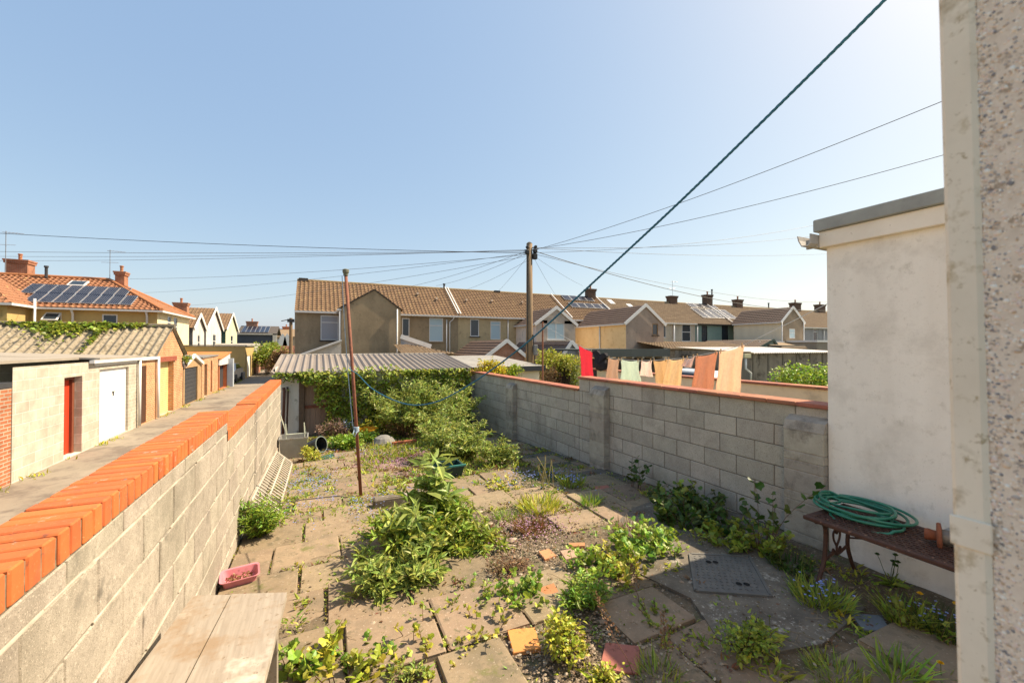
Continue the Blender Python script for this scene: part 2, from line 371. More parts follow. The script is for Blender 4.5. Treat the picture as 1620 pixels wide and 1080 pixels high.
M_CONC = mat('old concrete', (.21, .175, .13), (.085, .072, .055), 4.5, .95, .010, 70, spots=[(1.8, .48, .60, (.13, .11, .085)), (5, .58, .68, (.40, .36, .29)), (40, .60, .68, (.45, .40, .33)), (90, .6, .68, (.09, .08, .06))])  # base and broad dark blotches darkened to put shade into the colour
def terrain():
    b = MB()
    xs = [-1500, -60, -6.2, -.9, 4.6, 12, 60, 1500]; ys = [-400, -3, 12, 40, 120, 1800]
    for a, c in zip(xs, xs[1:]):
        for d, e in zip(ys, ys[1:]): b.quad((a, d, LZ-.03), (c, d, LZ-.03), (c, e, LZ-.03), (a, e, LZ-.03))
    struct(b.build('ground', M_GROUND))
    b = MB(); b.box(-5.5, -.955, -6, 75, LZ-.02, LZ); b.box(-5.5, 60, 24.0, 27.5, LZ-.019, LZ+.004); struct(b.build('lane', M_LANE))
    b = MB(); nx, ny = 60, 150
    for j in range(ny+1):
        for i in range(nx+1):
            x = -.8+i*5.35/nx; y = -1.5+j*14.1/ny
            z = gz(x, y)-.001+.014*noise.noise(Vector((x*3, y*3, 0)))+.01*noise.noise(Vector((x*11, y*11, 4)))
            b.v.append((x, y, z))
    for j in range(ny):
        for i in range(nx): k = j*(nx+1)+i; b.face((k, k+1, k+nx+2, k+nx+1))
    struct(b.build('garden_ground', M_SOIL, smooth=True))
    b = MB(); b.box(4.8, 9.6, -2, 17, LZ, -.35); b.box(9.8, 26, -2, 13.5, LZ, -.34); struct(b.build('neighbouring_gardens', mat('rough grass', (.10, .12, .035), (.14, .12, .06), 4, 1, .02, 20)))
terrain()
# paving slabs with sunken, tilted and missing ones
JOINTS = []
def paving():
    b = MB(); y = -1.2; row = 0; rnd = random.Random(5)
    while y < 11.2:
        dy = .60 if row % 3 else .45
        x = -.73+(0 if row % 2 else -.25)
        while x < 4.35:
            dx = rnd.choice((.45, .60, .60, .75)); x1 = min(x+dx, 4.42); x0 = max(x, -.73)
            cx, cy = (x0+x1)/2, y+dy/2; skip = False
            if 1.45 < cx < 2.5 and 2.9 < cy < 5.0 and rnd.random() < .62: skip = True
            if 1.1 < cx < 2.1 and 1.5 < cy < 2.6 and rnd.random() < .5: skip = True
            if 2.4 < cx and 1.5 < cy < 3.9: skip = True
            if cx > 3.6 and cy < 2.4: skip = True
            if 1.2 < cx < 3.4 and cy > 6.6: skip = rnd.random() < .75
            if cy > 9.6 and cx > .2: skip = True
            if cx > 3.3 and 5.0 < cy: skip = rnd.random() < .35
            if x1-x0 > .12 and not skip:
                z = gz(cx, cy)+.020+rnd.uniform(-.014, .014)
                JOINTS.append((x0, y, x1, y)); JOINTS.append((x0, y, x0, y+dy))
                random.seed(int(cx*977+cy*131))
                b.cbox(x0+.011, x1-.011, y+.011, y+dy-.011, z-.05, z, .007, .006, .013)
            x += dx
        y += dy; row += 1
    random.seed(11)
    struct(b.build('patio', M_SLAB))
    # a poured concrete apron round the drain cover, with its broken edge
    b = MB(); P = [(2.42, 1.72), (3.0, 1.58), (3.7, 1.66), (3.95, 2.0), (4.0, 2.6), (4.44, 2.9), (4.44, 4.05), (3.75, 4.1), (3.25, 3.82), (2.95, 3.62), (2.72, 3.1), (2.5, 2.75), (2.62, 2.3), (2.42, 1.9)]
    zt = lambda p: gz(*p)+.024
    b.poly([(p[0], p[1], zt(p)) for p in P if p[1] < 3.05]+[(4.44, 3.0, zt((4, 3)))]) if 0 else None
    lo = [(2.42, 1.72), (3.0, 1.58), (3.7, 1.66), (3.95, 2.0), (4.0, 2.6), (4.44, 2.9), (4.44, 3.0), (2.66, 3.0), (2.5, 2.75), (2.62, 2.3), (2.42, 1.9)]; hi = [(2.66, 3.0), (4.44, 3.0), (4.44, 4.05), (3.75, 4.1), (3.25, 3.82), (2.95, 3.62), (2.72, 3.1)]
    b.poly([(p[0], p[1], zt(p)) for p in lo]); b.poly([(p[0], p[1], zt(p)) for p in hi])
    for p, q in zip(P, P[1:]+P[:1]): b.quad((q[0], q[1], zt(q)), (p[0], p[1], zt(p)), (p[0], p[1], zt(p)-.06), (q[0], q[1], zt(q)-.06))
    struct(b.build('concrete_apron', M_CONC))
    # side path by the right wall
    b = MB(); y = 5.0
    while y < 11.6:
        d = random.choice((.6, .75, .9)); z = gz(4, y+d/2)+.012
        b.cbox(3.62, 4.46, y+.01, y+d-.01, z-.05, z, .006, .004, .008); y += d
    struct(b.build('side_path', mat('shade-darkened mossy slab', (.15, .13, .10), (.09, .08, .06), 5, .95, .005, 100, island=.15, spots=[(4, .55, .65, (.07, .08, .03))])))  # slab colour darkened to deepen the shade beside the wall
paving()
# ------------------------------------------------------------ block walls
M_BLKL = mat('pale concrete block', (.44, .385, .31), (.29, .252, .20), 9, .95, .009, 130, island=.10, spots=[(60, .53, .66, (.24, .205, .16)), (34, .60, .70, (.54, .48, .39)), (1.6, .50, .64, (.26, .225, .175)), (150, .57, .64, (.52, .46, .37)), (230, .56, .62, (.13, .11, .085)), (4, .60, .72, (.17, .15, .12))])
M_BLKR = mat('grey concrete block', (.50, .45, .37), (.38, .34, .28), 6, .95, .007, 150, island=.10, spots=[(70, .56, .66, (.26, .23, .185)), (160, .58, .66, (.62, .56, .47)), (1.4, .54, .70, (.30, .265, .215)), (220, .56, .62, (.2, .175, .14))])
M_MORT = mat('light mortar', (.50, .44, .35), (.28, .24, .185), 14, .95, .006, 60)
M_MORTD = mat('dark mortar', (.16, .135, .105), (.22, .19, .15), 14, .95, .006, 60)
M_OBRICK = mat('orange coping brick', (.56, .150, .042), (.45, .115, .034), 8, .88, .003, 140, island=.06, spots=[(7, .58, .74, (.33, .10, .05)), (90, .60, .70, (.60, .24, .11)), (28, .60, .70, (.24, .08, .045)), (3, .60, .75, (.45, .20, .10)), (11, .64, .70, (.36, .30, .22))])
M_TERRA = mat('terracotta coping tile', (.40, .15, .085), (.30, .11, .065), 6, .75, .002, 80, island=.12, spots=[(5, .56, .66, (.17, .09, .06))])
def blocks(b, xf, th, y0, y1, zlev, z0, off, jit=.002, smear=None):
    """courses between zlev list (descending), running in y; xf visible face, th signed thickness"""
    for ci, (zt, zb) in enumerate(zip(zlev, zlev[1:])):
        if zt < z0: break
        y = y0-((off+(ci % 2)*.225) % .45)
        while y < y1:
            a, c = max(y, y0), min(y+.45, y1)
            if c-a > .03:
                j = random.uniform(-jit, jit)
                xx = sorted((xf+j, xf+th)); b.cbox(xx[0], xx[1], a+.005, c-.005, zb+.005, zt-.005, .005, .0015)
            y += .45
def left_wall():
    w = thing('garden_wall', (-.85, 5, LZ), 'pale concrete block garden wall topped with bright orange bricks on edge', 'wall')
    lv = [1.254-.225*k for k in range(9)]
    b = MB(); blocks(b, -.74, -.21, -1.2, 4.52, [1.352]+lv, -.4, .1); blocks(b, -.742, -.21, 4.522, 6.375, [1.172]+lv[1:], -.4, .33); blocks(b, -.738, -.21, 6.39, 10.6, [1.185]+lv[1:], -.4, .2)
    b.build('block', M_BLKL, w)
    b = MB(); b.box(-.94, -.7475, -1.2, 4.518, LZ, 1.351); b.box(-.94, -.7495, 4.518, 6.372, LZ, 1.17); b.box(-.94, -.7465, 6.392, 10.597, LZ, 1.183); b.build('mortar_bed', mat('grey mortar', (.26, .225, .175), (.18, .155, .12), 14, .95, .004, 60), w); b = MB()
    # smeared bed joints standing a little proud
    for k, z in enumerate(lv[:9]):
        y = -1.2
        while y < 10.5:
            L_ = random.uniform(.1, .5); zz = z+random.uniform(-.002, .002); hh = random.uniform(.0022, .0062)
            if z > 1.1 and y+L_ > 4.5: break
            if not (4.3 < y < 4.6 or 6.2 < y < 6.4): b.cbox(-.76, -.7368+random.uniform(-.002, .001), y, y+L_, zz-hh, zz+hh, .003, .001)
            y += L_-.002+(random.uniform(.05, .45) if random.random() < .42 else 0)
    b.build('mortar', M_MORT, w)
    b = MB()
    def cop(y0, y1, zb, tl=0):
        y = y0
        while y < y1-.02:
            b.cbox(-.955+random.uniform(-.003, .003), -.733+random.uniform(-.003, .002), y+.0062, min(y+.0760, y1)-.0060, zb+.001, zb+.103+random.uniform(-.002, .002), .0050, .0010, .001); y += .0765
    cop(-1.2, 4.535, 1.355); cop(4.54, 6.375, 1.176); cop(6.39, 10.62, 1.19)
    b.build('coping_brick', M_OBRICK, w)
    b = MB(); b.box(-.945, -.7395, -1.2, 4.53, 1.352, 1.446); b.box(-.945, -.7395, 4.54, 6.372, 1.1725, 1.266); b.box(-.945, -.7395, 6.393, 10.61, 1.1855, 1.281); b.build('coping_mortar', mat('coping mortar', (.10, .07, .05), (.30, .22, .13), 30, .95), w)
left_wall()
def right_wall():
    w = thing('garden_wall', (4.6, 7, -.4), 'long grey concrete block wall with thin terracotta coping on the shaded right side', 'wall')
    lv = [1.199-.225*k for k in range(9)]
    b = MB(); blocks(b, 4.52, .2, 2.29, 6.55, [1.428]+lv, -.45, .12); blocks(b, 4.52, .2, 6.552, 12.8, lv, -.6, .3)
    b.build('block', M_BLKR, w)
    b = MB(); b.box(4.5265, 4.71, 2.29, 6.548, -.5, 1.427); b.box(4.5265, 4.71, 6.548, 12.795, -.6, 1.198); b.build('mortar', M_MORTD, w)
    b = MB()
    def cop(y0, y1, z):
        y = y0
        while y < y1-.05: e = min(y+.305, y1); b.cbox(4.47, 4.76, y+.002, e-.002, z, z+.042, .008, .0015, .003); y += .305
    cop(2.29, 6.53, 1.43); cop(6.56, 12.8, 1.20); b.build('coping_tile', M_TERRA, w)
    mp = mat('weathered pier block', (.42, .37, .30), (.30, .26, .21), 6, .95, .004, 150, island=.14, spots=[(4, .5, .66, (.21, .18, .145)), (150, .58, .66, (.52, .46, .38))])
    for (a, c, zt) in ((2.29, 2.67, 1.20), (5.64, 6.05, 1.20), (9.25, 9.66, .97), (12.35, 12.78, .97)):
        b = MB(); z = zt; k = 0; gb = gz(4.4, a)-.05; hs = (.215, .09, .10)
        # sloped cap
        i = len(b.v); x0, x1 = 4.39, 4.522
        b.v += [(x0, a, z), (x1, a, z), (x1, c, z), (x0, c, z), (x0+.035, a, z+.09), (x1, a, z+.14), (x1, c, z+.14), (x0+.035, c, z+.09)]
        for f in ((0, 1, 5, 4), (1, 2, 6, 5), (2, 3, 7, 6), (3, 0, 4, 7), (4, 5, 6, 7), (3, 2, 1, 0)): b.face([i+q for q in f])
        while z > gb:
            h = hs[k % 3]; b.cbox(4.392, 4.521, a+.002, c-.002, z-h, z-.008, .005, .0015); z -= h; k += 1
        b.box(4.398, 4.52, a+.008, c-.008, gb, zt); b.build('pier', mp, w)
right_wall()
# ------------------------------------------------------------ white outbuilding at the right
def outbuilding():
    t = thing('outbuilding', (6, .5, 0), 'white rendered flat roofed outbuilding wall behind the rusty bench', 'outbuilding')
    wm = mat('white painted render', (.90, .84, .75), (.80, .735, .645), 2.2, .9, .009, 16, streak=(1.4, 1.4, .12), spots=[(2.6, .50, .82, (.62, .56, .48)), (9, .57, .74, (.64, .58, .49)), (75, .62, .72, (.50, .44, .35)), (.9, .5, .8, (.74, .68, .60))])
    b = MB(); b.box(4.46, 8.6, -3, 2.285, -.3, 3.0); b.build('wall', wm, t)
    b = MB(); b.cbox(4.405, 8.7, -3, 2.325, 3.0, 3.155, .006); b.build('fascia', mat('dirty white fascia', (.88, .80, .68), (.74, .66, .55), 3, .5, spots=[(12, .64, .72, (.45, .36, .26))]), t)
    b = MB(); b.cbox(4.37, 8.75, -3, 2.36, 3.156, 3.275, .008); b.build('roof', mat('grey felt roof edge', (.36, .37, .34), (.26, .265, .25), 5, .8, .004, 50), t)
    b = MB()       # gutter along the far edge, its open end towards the garden
    pr = [(0, .0), (.0, -.09), (.03, -.115), (.085, -.11), (.115, -.05), (.125, 0), (.115, 0), (.105, -.045), (.08, -.1), (.035, -.105), (.01, -.085), (.01, 0)]
    for x0, x1 in ((4.28, 8.7),):
        i = len(b.v); b.v += [(x0, 2.33+p[0], 3.13+p[1]) for p in pr]+[(x1, 2.33+p[0], 3.13+p[1]) for p in pr]; n = len(pr)
        for k in range(n): b.face((i+k, i+(k+1) % n, i+n+(k+1) % n, i+n+k))
        b.face([i+k for k in range(n)])
    b.box(4.405, 4.43, 2.326, 2.44, 3.01, 3.1)
    b.build('gutter', mat('grey white gutter', (.55, .52, .47), (.4, .37, .33), 5, .5), t)
outbuilding()
def corner():
    t = thing('house_wall', (.75, -.5, -.4), 'speckled pebbledash house corner with smooth cream edge strip close at the right', 'house wall')
    pm = mat('cream render', (.92, .80, .62), (.80, .68, .51), 9, .85, .002, 160, spots=[(20, .56, .68, (.58, .45, .27)), (9, .60, .70, (.48, .37, .22)), (90, .60, .68, (.52, .40, .24))])
    b = MB(); b.cbox(.603, .85, -1.6, .17, -.4, 5.2, .003); b.build('wall', mat('pebbledash render', (.90, .76, .60), (.72, .58, .44), 90, .9, .002, 300, spots=[(70, .56, .64, (.45, .34, .24)), (38, .62, .68, (.25, .2, .17))]), t)
    b = MB(); b.cbox(.599, .852, .168, .195, -.4, 5.2, .004); b.cbox(.5965, .6, .166, .196, 1.845, 1.875, .001); b.build('edge_strip', pm, t)
    # dashed stones, each half sunk in the render
    ico = [(0, -.5257, .8507), (0, .5257, .8507), (.8507, 0, .5257), (.5257, .8507, 0), (-.5257, .8507, 0), (-.8507, 0, .5257), (-.8507, 0, -.5257), (0, .5257, -.8507), (.8507, 0, -.5257), (.5257, -.8507, 0), (-.5257, -.8507, 0), (0, -.5257, -.8507)]
    fc = [(0, 2, 1), (1, 2, 3), (1, 3, 4), (1, 4, 5), (1, 5, 0), (0, 5, 10), (0, 10, 9), (0, 9, 2), (2, 9, 8), (2, 8, 3), (3, 8, 7), (3, 7, 4), (4, 7, 6), (4, 6, 5), (5, 6, 10), (10, 6, 11), (10, 11, 9), (9, 11, 8), (8, 11, 7), (7, 11, 6)]
    b = MB(); rr = random.Random(3)
    for k in range(30000):
        y = rr.uniform(-.05, .172) if rr.random() < .9 else rr.uniform(.16, .176); z = rr.uniform(1.3, 2.85); s = rr.uniform(.0009, .0019)*(1.6 if rr.random() < .07 else 1)
        i = len(b.v); a, c, d = rr.uniform(.7, 1.3), rr.uniform(.7, 1.4), rr.uniform(.6, 1)
        b.v += [(.6030+s*.15+p[0]*s*d*.7, y+p[1]*s*a, z+p[2]*s*c) for p in ico]
        for f in fc: b.face([i+q for q in f])
    m = bpy.data.materials.new('dash stone'); m.use_nodes = True; N = m.node_tree.nodes; L = m.node_tree.links; bs = N['Principled BSDF']; bs.inputs['Roughness'].default_value = .7
    g = N.new('ShaderNodeNewGeometry'); cr = N.new('ShaderNodeValToRGB'); cr.color_ramp.interpolation = 'CONSTANT'; e = cr.color_ramp.elements
    cols = [(0, (.90, .76, .60)), (.30, (.78, .62, .46)), (.48, (.84, .66, .54)), (.62, (.50, .42, .36)), (.74, (.26, .24, .23)), (.80, (.42, .38, .36)), (.86, (.60, .42, .27)), (.92, (.95, .88, .76))]
    e[0].position = 0; e[0].color = (*cols[0][1], 1); e[1].position = cols[1][0]; e[1].color = (*cols[1][1], 1)
    for p, c in cols[2:]: q = e.new(p); q.color = (*c, 1)
    L.new(g.outputs['Random Per Island'], cr.inputs[0]); L.new(cr.outputs[0], bs.inputs['Base Color'])
    o = b.build('pebble', m, t, smooth=True); o['kind'] = 'stuff'
    for ch in t.children:
        for v in ch.data.vertices: v.co.y += .012*(v.co.z+ORG[t.name].z-2.05)
corner()
# ============================================================ GARAGES ALONG THE LANE
GX = -5.5
M_RBRICK = brickmat('red brick', (.46, .16, .075), (.34, .11, .05), (.42, .34, .25))
M_ORBRICK = brickmat('orange brick', (.60, .26, .10), (.48, .19, .075), (.50, .40, .28))
M_BLKG = brickmat('pale garage block', (.52, .46, .37), (.44, .39, .31), (.62, .57, .48), .45, .225, .012, .008)
M_BLKG2 = brickmat('pale narrow block', (.47, .41, .33), (.40, .35, .27), (.58, .53, .44), .225, .11, .010, .006)
M_TILEB = mat('brown roof tile', (.235, .145, .082), (.165, .10, .056), 1.2, .85, 0, island=0, spots=[(4, .55, .68, (.38, .27, .13)), (14, .55, .7, (.15, .10, .06))])
M_TILEB2 = mat('buff brown roof tile', (.27, .19, .115), (.21, .145, .09), 1.2, .85, 0, spots=[(4, .55, .68, (.38, .29, .17)), (14, .58, .7, (.17, .12, .075))])
M_TILED = mat('dark brown roof tile', (.15, .095, .065), (.10, .065, .045), 2, .6, 0, spots=[(4, .55, .68, (.15, .10, .065))])
M_TILEO = mat('orange roof tile', (.33, .155, .082), (.25, .11, .055), 2.5, .85, 0, spots=[(5, .54, .68, (.27, .12, .06)), (14, .56, .66, (.22, .11, .06)), (3, .6, .7, (.46, .30, .12))])
M_ASB = mat('weathered fibre cement sheet', (.36, .30, .215), (.22, .18, .125), 6, .95, .008, 40, spots=[(9, .50, .6, (.14, .115, .075)), (30, .58, .66, (.13, .11, .07)), (2, .56, .66, (.33, .27, .18))])
M_DARK = mat('dark grey painted metal', (.055, .057, .06), (.045, .045, .05), 3, .5)
M_WPAINT = mat('white painted metal', (.82, .80, .76), (.76, .74, .70), 2, .5)
M_REDP = mat('bright red painted wood', (.60, .055, .018), (.50, .04, .015), 6, .5, .002, 60, streak=(4, 4, .3))
M_OCH = mat('ochre render', (.50, .36, .14), (.43, .30, .12), 1.6, .9, .003, 60, streak=True, spots=[(3, .58, .7, (.36, .26, .12))])
M_FELT = mat('grey felt', (.24, .225, .20), (.18, .165, .15), 3, .95, .004, 40)
M_FIBG = mat('grey brown roof sheet', (.36, .31, .245), (.28, .24, .19), 2, .9, .004, 30)
def slab(b, x0, x1, y0, y1, z0, z1, t=.09, axis='x'):   # sloping slab; z0 at x0 (or y0), z1 at the far side
    i = len(b.v)
    for (x, y) in ((x0, y0), (x1, y0), (x1, y1), (x0, y1)):
        z = (z0 if x == x0 else z1) if axis == 'x' else (z0 if y == y0 else z1); b.v.append((x, y, z)); b.v.append((x, y, z-t))
    for f in ((0, 2, 4, 6), (7, 5, 3, 1), (0, 1, 3, 2), (2, 3, 5, 4), (4, 5, 7, 6), (6, 7, 1, 0)): b.face([i+k for k in f])
def door_panel(parent, x, y0, y1, z0, z1, m, name='garage_door', ribs=0, axis='h', rec=.1, handle=True, amp=.02):
    b = MB(); b.box(x-rec-.05, x-rec, y0, y1, z0, z1)
    if ribs:
        n = ribs
        for k in range(n):
            if axis == 'h': a = z0+(z1-z0)*k/n; c = z0+(z1-z0)*(k+1)/n; b.cbox(x-rec-.001, x-rec+amp, y0, y1, a+.006, c-.006, min(amp*.45, .012))
            else: a = y0+(y1-y0)*k/n; c = y0+(y1-y0)*(k+1)/n; b.cbox(x-rec-.001, x-rec+amp, a+.005, c-.005, z0, z1, .004)
    d = b.build(name, m, parent)
    if handle:
        h = MB(); ym = (y0+y1)/2; zm = z0+(z1-z0)*(.66 if name == 'garage_door' and not ribs else .5)
        h.tube([(x-rec+.03, ym, zm), (x-rec+.03, ym, zm-.12)], .014, 6); h.tube([(x-rec, ym, zm), (x-rec+.035, ym, zm)], .018, 6); h.tube([(x-rec+.03, ym, zm), (x-rec+.03, ym+.09, zm)], .012, 6); h.build('handle', M_DARK, d)
    return d
def garages():
    # low red brick wall at the picture edge
    t = thing('brick_wall', (GX, 10.5, LZ), 'red brick yard wall beside the lane at the left edge', 'wall')
    b = MB(); b.box(GX-.22, GX-.003, 8.5, 11.68, LZ, 1.22); b.build('wall', M_RBRICK, t)
    b = MB(); b.box(GX-.24, GX+.01, 8.5, 11.68, 1.223, 1.33); b.build('coping', M_DARK, t)
    # block-built store with the red door
    t = thing('store_building', (GX, 13.5, LZ), 'pale block store with a red door, on the lane before the white garage door', 'garage')
    b = MB(); b.wall((GX, 11.7, LZ), Y, 3.6, 2.32, [(1.86, 2.70, 0.02, 1.98)], .3); b.wall((-11, 11.7, LZ), X, 5.5, 2.0, []); b.wall((GX, 15.3, LZ), -X, 5.5, 2.32); b.build('wall', M_BLKG, t)
    b = MB(); slab(b, -11, GX-.3, 11.5, 15.3, 1.88, 1.74, .06); b.build('roof', M_FIBG, t)
    d = door_panel(t, GX, 13.57, 14.39, LZ+.03, 1.27, M_REDP, 'door', 6, 'v', .22, True, .01)
    b = MB(); b.box(GX-.27, GX-.15, 13.56, 13.60, LZ, 1.28); b.box(GX-.27, GX-.15, 14.30, 14.40, LZ, 1.28); b.box(GX-.27, GX-.13, 13.6, 14.3, 1.2, 1.28); b.build('door_frame', mat('brown door frame', (.22, .07, .035), None, 8, .6), t)
    # garage with the white door
    t = thing('garage', (GX, 16.6, LZ), 'block garage with flat white up and over door and white gutter', 'garage')
    b = MB(); b.wall((GX+.003, 15.3, LZ), Y, 2.75, 2.38, [(.03, 1.98, .03, 2.08)], .14); b.wall((GX, 18.05, LZ), -X, 5.5, 2.4); b.build('wall', M_BLKG2, t)
    door_panel(t, GX, 15.35, 17.26, LZ+.03, 1.37, M_WPAINT, rec=.06)
    b = MB(); slab(b, -11, GX+.12, 15.0, 18.15, 1.93, 1.72, .05); b.build('roof', M_FIBG, t)
    b = MB(); b.box(GX+.02, GX+.125, 14.7, 18.15, 1.58, 1.665); b.box(GX+.004, GX+.03, 15.0, 18.1, 1.5, 1.66); b.build('gutter', WHITE, t)
    pipe(t, [(GX+.08, 17.95, 1.6), (GX+.08, 17.95, LZ+.05)], .045)
    # brick garage with the corrugated roof
    t = thing('garage', (GX, 21, LZ), 'orange brick gabled garage with yellow roller shutter and mossy corrugated roof', 'garage')
    b = MB(); b.wall((GX, 19.9, LZ), Y, 3.3, 2.36, [(.18, 2.0, .02, 2.12)], .3, gable=(3.46,)); b.wall((GX, 18.1, LZ), Y, 1.8, 2.36, [(.12, .72, .05, 2.05)], .2)
    b.wall((-14, 18.1, LZ), X, 8.5, 2.3); b.wall((GX, 23.2, LZ), -X, 8.5, 2.36); b.build('wall', M_ORBRICK, t)
    door_panel(t, GX, 20.08, 21.9, LZ+.02, 1.42, mat('cream yellow shutter', (.72, .56, .26), (.64, .48, .21), 3, .55), 'garage_door', 26, 'h', .2, False, .022)
    b = MB(); b.box(GX-.15, GX-.02, 18.22, 18.82, LZ+.05, 1.35); b.build('door', mat('dark brown door', (.08, .035, .02), None, 6, .6), t)
    l_ = math.hypot(1.95, 1.2)
    b = MB(); b.roof((-14.5, 19.55, 1.63), X, (0, 2.0, 1.19), 14.5+GX+.1, math.hypot(2.0, 1.19), .24, 0, .06, 0, seg=8, round_=True)
    b.roof((GX+.1, 23.5, 1.63), -X, (0, -1.95, 1.19), 14.5+GX+.1, l_, .24, 0, .06, 0, seg=8, round_=True); b.build('roof', M_ASB, t)
    b = MB(); b.tube([(-14.5, 21.55, 2.86), (GX+.12, 21.55, 2.86)], .11, 10); b.build('ridge_cap', mat('dark ridge', (.10, .085, .06), (.2, .17, .12), 12, .95), t)
    b = MB(); b.box(GX-.02, GX+.06, 19.9, 22.1, 1.43, 1.62); b.build('lintel', mat('rust red lintel', (.32, .09, .05), (.22, .06, .04), 9, .8), t)
    pipe(t, [(GX+.08, 19.75, 1.6), (GX+.08, 19.75, LZ+.05)], .05)
    b = MB(); b.box(GX+.005, GX+.09, 18.1, 19.9, 1.55, 1.66); b.build('gutter', WHITE, t)
    # creeper lying over the corrugated roof
    lf = MB(); P, A, S = [], [], []
    for (px, w, lo, n) in ((108, 20, 1.0, 700), (84, 16, .5, 300), (160, 18, .45, 330), (214, 8, .25, 90), (166, 3.5, 1.9, 240), (20, 14, .15, 60), (185, 16, .12, 90)):
        x_ = on_y(px, 515, 21.5).x
        for _ in range(n):
            v = abs(random.gauss(0, lo*.5)); v = min(v, 2.15); x = x_+random.gauss(0, w*.025)*(1-.3*v)
            P.append((x, 21.5-v*.86, 2.86-v*.51+abs(random.gauss(.04, .05)))); A.append((random.gauss(0, 1), random.gauss(-.4, 1), random.uniform(-.2, .7))); S.append(random.uniform(.06, .15))
    add_leaves(lf, 'ivy', P, A, S); o = lf.build('creeper', G_IVY, origin=(-9, 21.5, 2.8)); tag(o, 'green creeper sprawling over the ridge of the corrugated garage roof', 'creeper')
    # small garage with charcoal door
    t = thing('garage', (GX, 25, LZ), 'small gabled garage with dark grey roller door and white bargeboards', 'garage')
    b = MB(); b.wall((GX, 23.3, LZ), Y, 3.2, 1.85, [(.22, 2.45, .02, 1.72)], .15, gable=(2.24,)); b.build('wall', mat('brown render', (.42, .27, .14), None, 3, .9), t)
    door_panel(t, GX, 23.5, 25.75, LZ+.02, 1.03, M_DARK, 'garage_door', 9, 'h', .08, False, .03)
    b = MB()
    for s in (-1, 1): b.obox((GX+.06, 24.9+s*.82, 1.36), (0, s*1.7, -.46), X, Vector((0, s*.46, 1.7)), .87, .05, .075)
    b.build('bargeboard', WHITE, t)
    b = MB(); slab(b, -10, GX+.04, 23.2, 24.9, 1.15, 1.60, .05, 'y'); slab(b, -10, GX+.04, 24.9, 26.6, 1.60, 1.15, .05, 'y'); b.build('roof', M_FELT, t)
    # brick store with narrow doors
    t = thing('store_building', (GX, 28.5, LZ), 'weathered brick store with narrow dark door beyond the small gabled garage', 'garage')
    b = MB(); b.wall((GX, 26.6, LZ), Y, 3.9, 2.15, [(.55, 1.2, .02, 1.75), (2.0, 2.4, .1, 1.9)], .25); b.wall((-9, 26.6, LZ), X, 3.5, 2.15); b.wall((GX, 30.5, LZ), -X, 3.5, 2.2); b.build('wall', M_ORBRICK, t)
    b = MB(); b.box(GX-.2, GX-.12, 27.15, 27.8, LZ, 1.05); b.build('door', M_DARK, t)
    b = MB(); slab(b, -9, GX+.05, 26.55, 30.5, 1.45, 1.52, .06, 'y'); b.build('roof', M_FELT, t)
    # garage with rusty roof and white fascia
    t = thing('garage', (GX, 32, LZ), 'garage with orange sloping roof, white fascia board and dark door', 'garage')
    b = MB(); b.wall((GX+.02, 30.6, LZ), Y, 3.2, 1.55, [(.25, 2.6, .02, 1.5)], .3); b.wall((-12, 30.6, LZ), X, 6.5, 1.95); b.build('wall', mat('orange red render', (.52, .17, .07), None, 3, .9), t)
    b = MB(); b.box(GX-.3, GX-.2, 30.85, 33.2, LZ, .8); b.build('garage_door', M_DARK, t)
    b = MB(); i = 0; b.poly([(GX+.08, 30.5, .85), (GX+.08, 33.9, .85), (GX+.08, 33.9, 1.62), (GX+.08, 30.5, 1.25)]); b.poly([(GX+.03, 30.5, .85), (GX+.03, 30.5, 1.25), (GX+.03, 33.9, 1.62), (GX+.03, 33.9, .85)]); b.poly([(GX+.03, 30.5, .85), (GX+.08, 30.5, .85), (GX+.08, 30.5, 1.25), (GX+.03, 30.5, 1.25)]); b.build('fascia', WHITE, t)
    b = MB(); slab(b, -14, GX+.15, 30.45, 34, 1.27, 1.65, .05, 'y'); b.build('roof', mat('rusty orange roof sheet', (.55, .22, .06), (.44, .16, .05), 2, .8), t)
    b = MB(); b.box(GX+.0, GX+.35, 33.2, 33.6, LZ, 1.2); b.build('pier', mat('pale blue pier', (.45, .50, .56), None, 2, .7), t)
    # ochre flat-roofed building
    t = thing('outbuilding', (GX, 43, LZ), 'large ochre flat roofed building with white side door at the lane bend', 'outbuilding')
    b = MB(); b.wall((-18, 40.9, LZ), X, 12.5, 2.72); b.wall((GX, 40.9, LZ), Y, 5.2, 2.72, [(1.2, 3.3, .02, 1.9)], .1); b.build('wall', mat('ochre garage render', (.52, .37, .15), (.44, .31, .13), 1.3, .9, .003, 40), t)
    b = MB(); b.box(-18, GX+.02, 40.85, 40.9, LZ, -.1); b.build('plinth', mat('grey plinth', (.3, .28, .25), None, 3, .9), t)
    b = MB(); b.box(-18.1, GX+.12, 40.78, 46.2, 2.03, 2.13); b.build('roof', M_FELT, t)
    door_panel(t, GX, 42.1, 44.2, LZ, 1.2, M_WPAINT, rec=.05, handle=False)
    t = thing('garage', (GX, 48.5, LZ), 'small brick garage with pitched roof past the ochre building', 'garage')
    b = MB(); b.wall((GX+.1, 46.8, LZ), Y, 3.6, 2.1, [], gable=(3.0,)); b.wall((-9, 46.8, LZ), X, 3.6, 2.1); b.build('wall', M_RBRICK, t)
    b = MB(); slab(b, -9, GX+.25, 46.5, 48.6, 1.3, 2.3, .08, 'y'); slab(b, -9, GX+.25, 48.6, 50.7, 2.3, 1.3, .08, 'y'); b.build('roof', mat('pale roof', (.42, .38, .32), None, 3, .9), t)
garages()
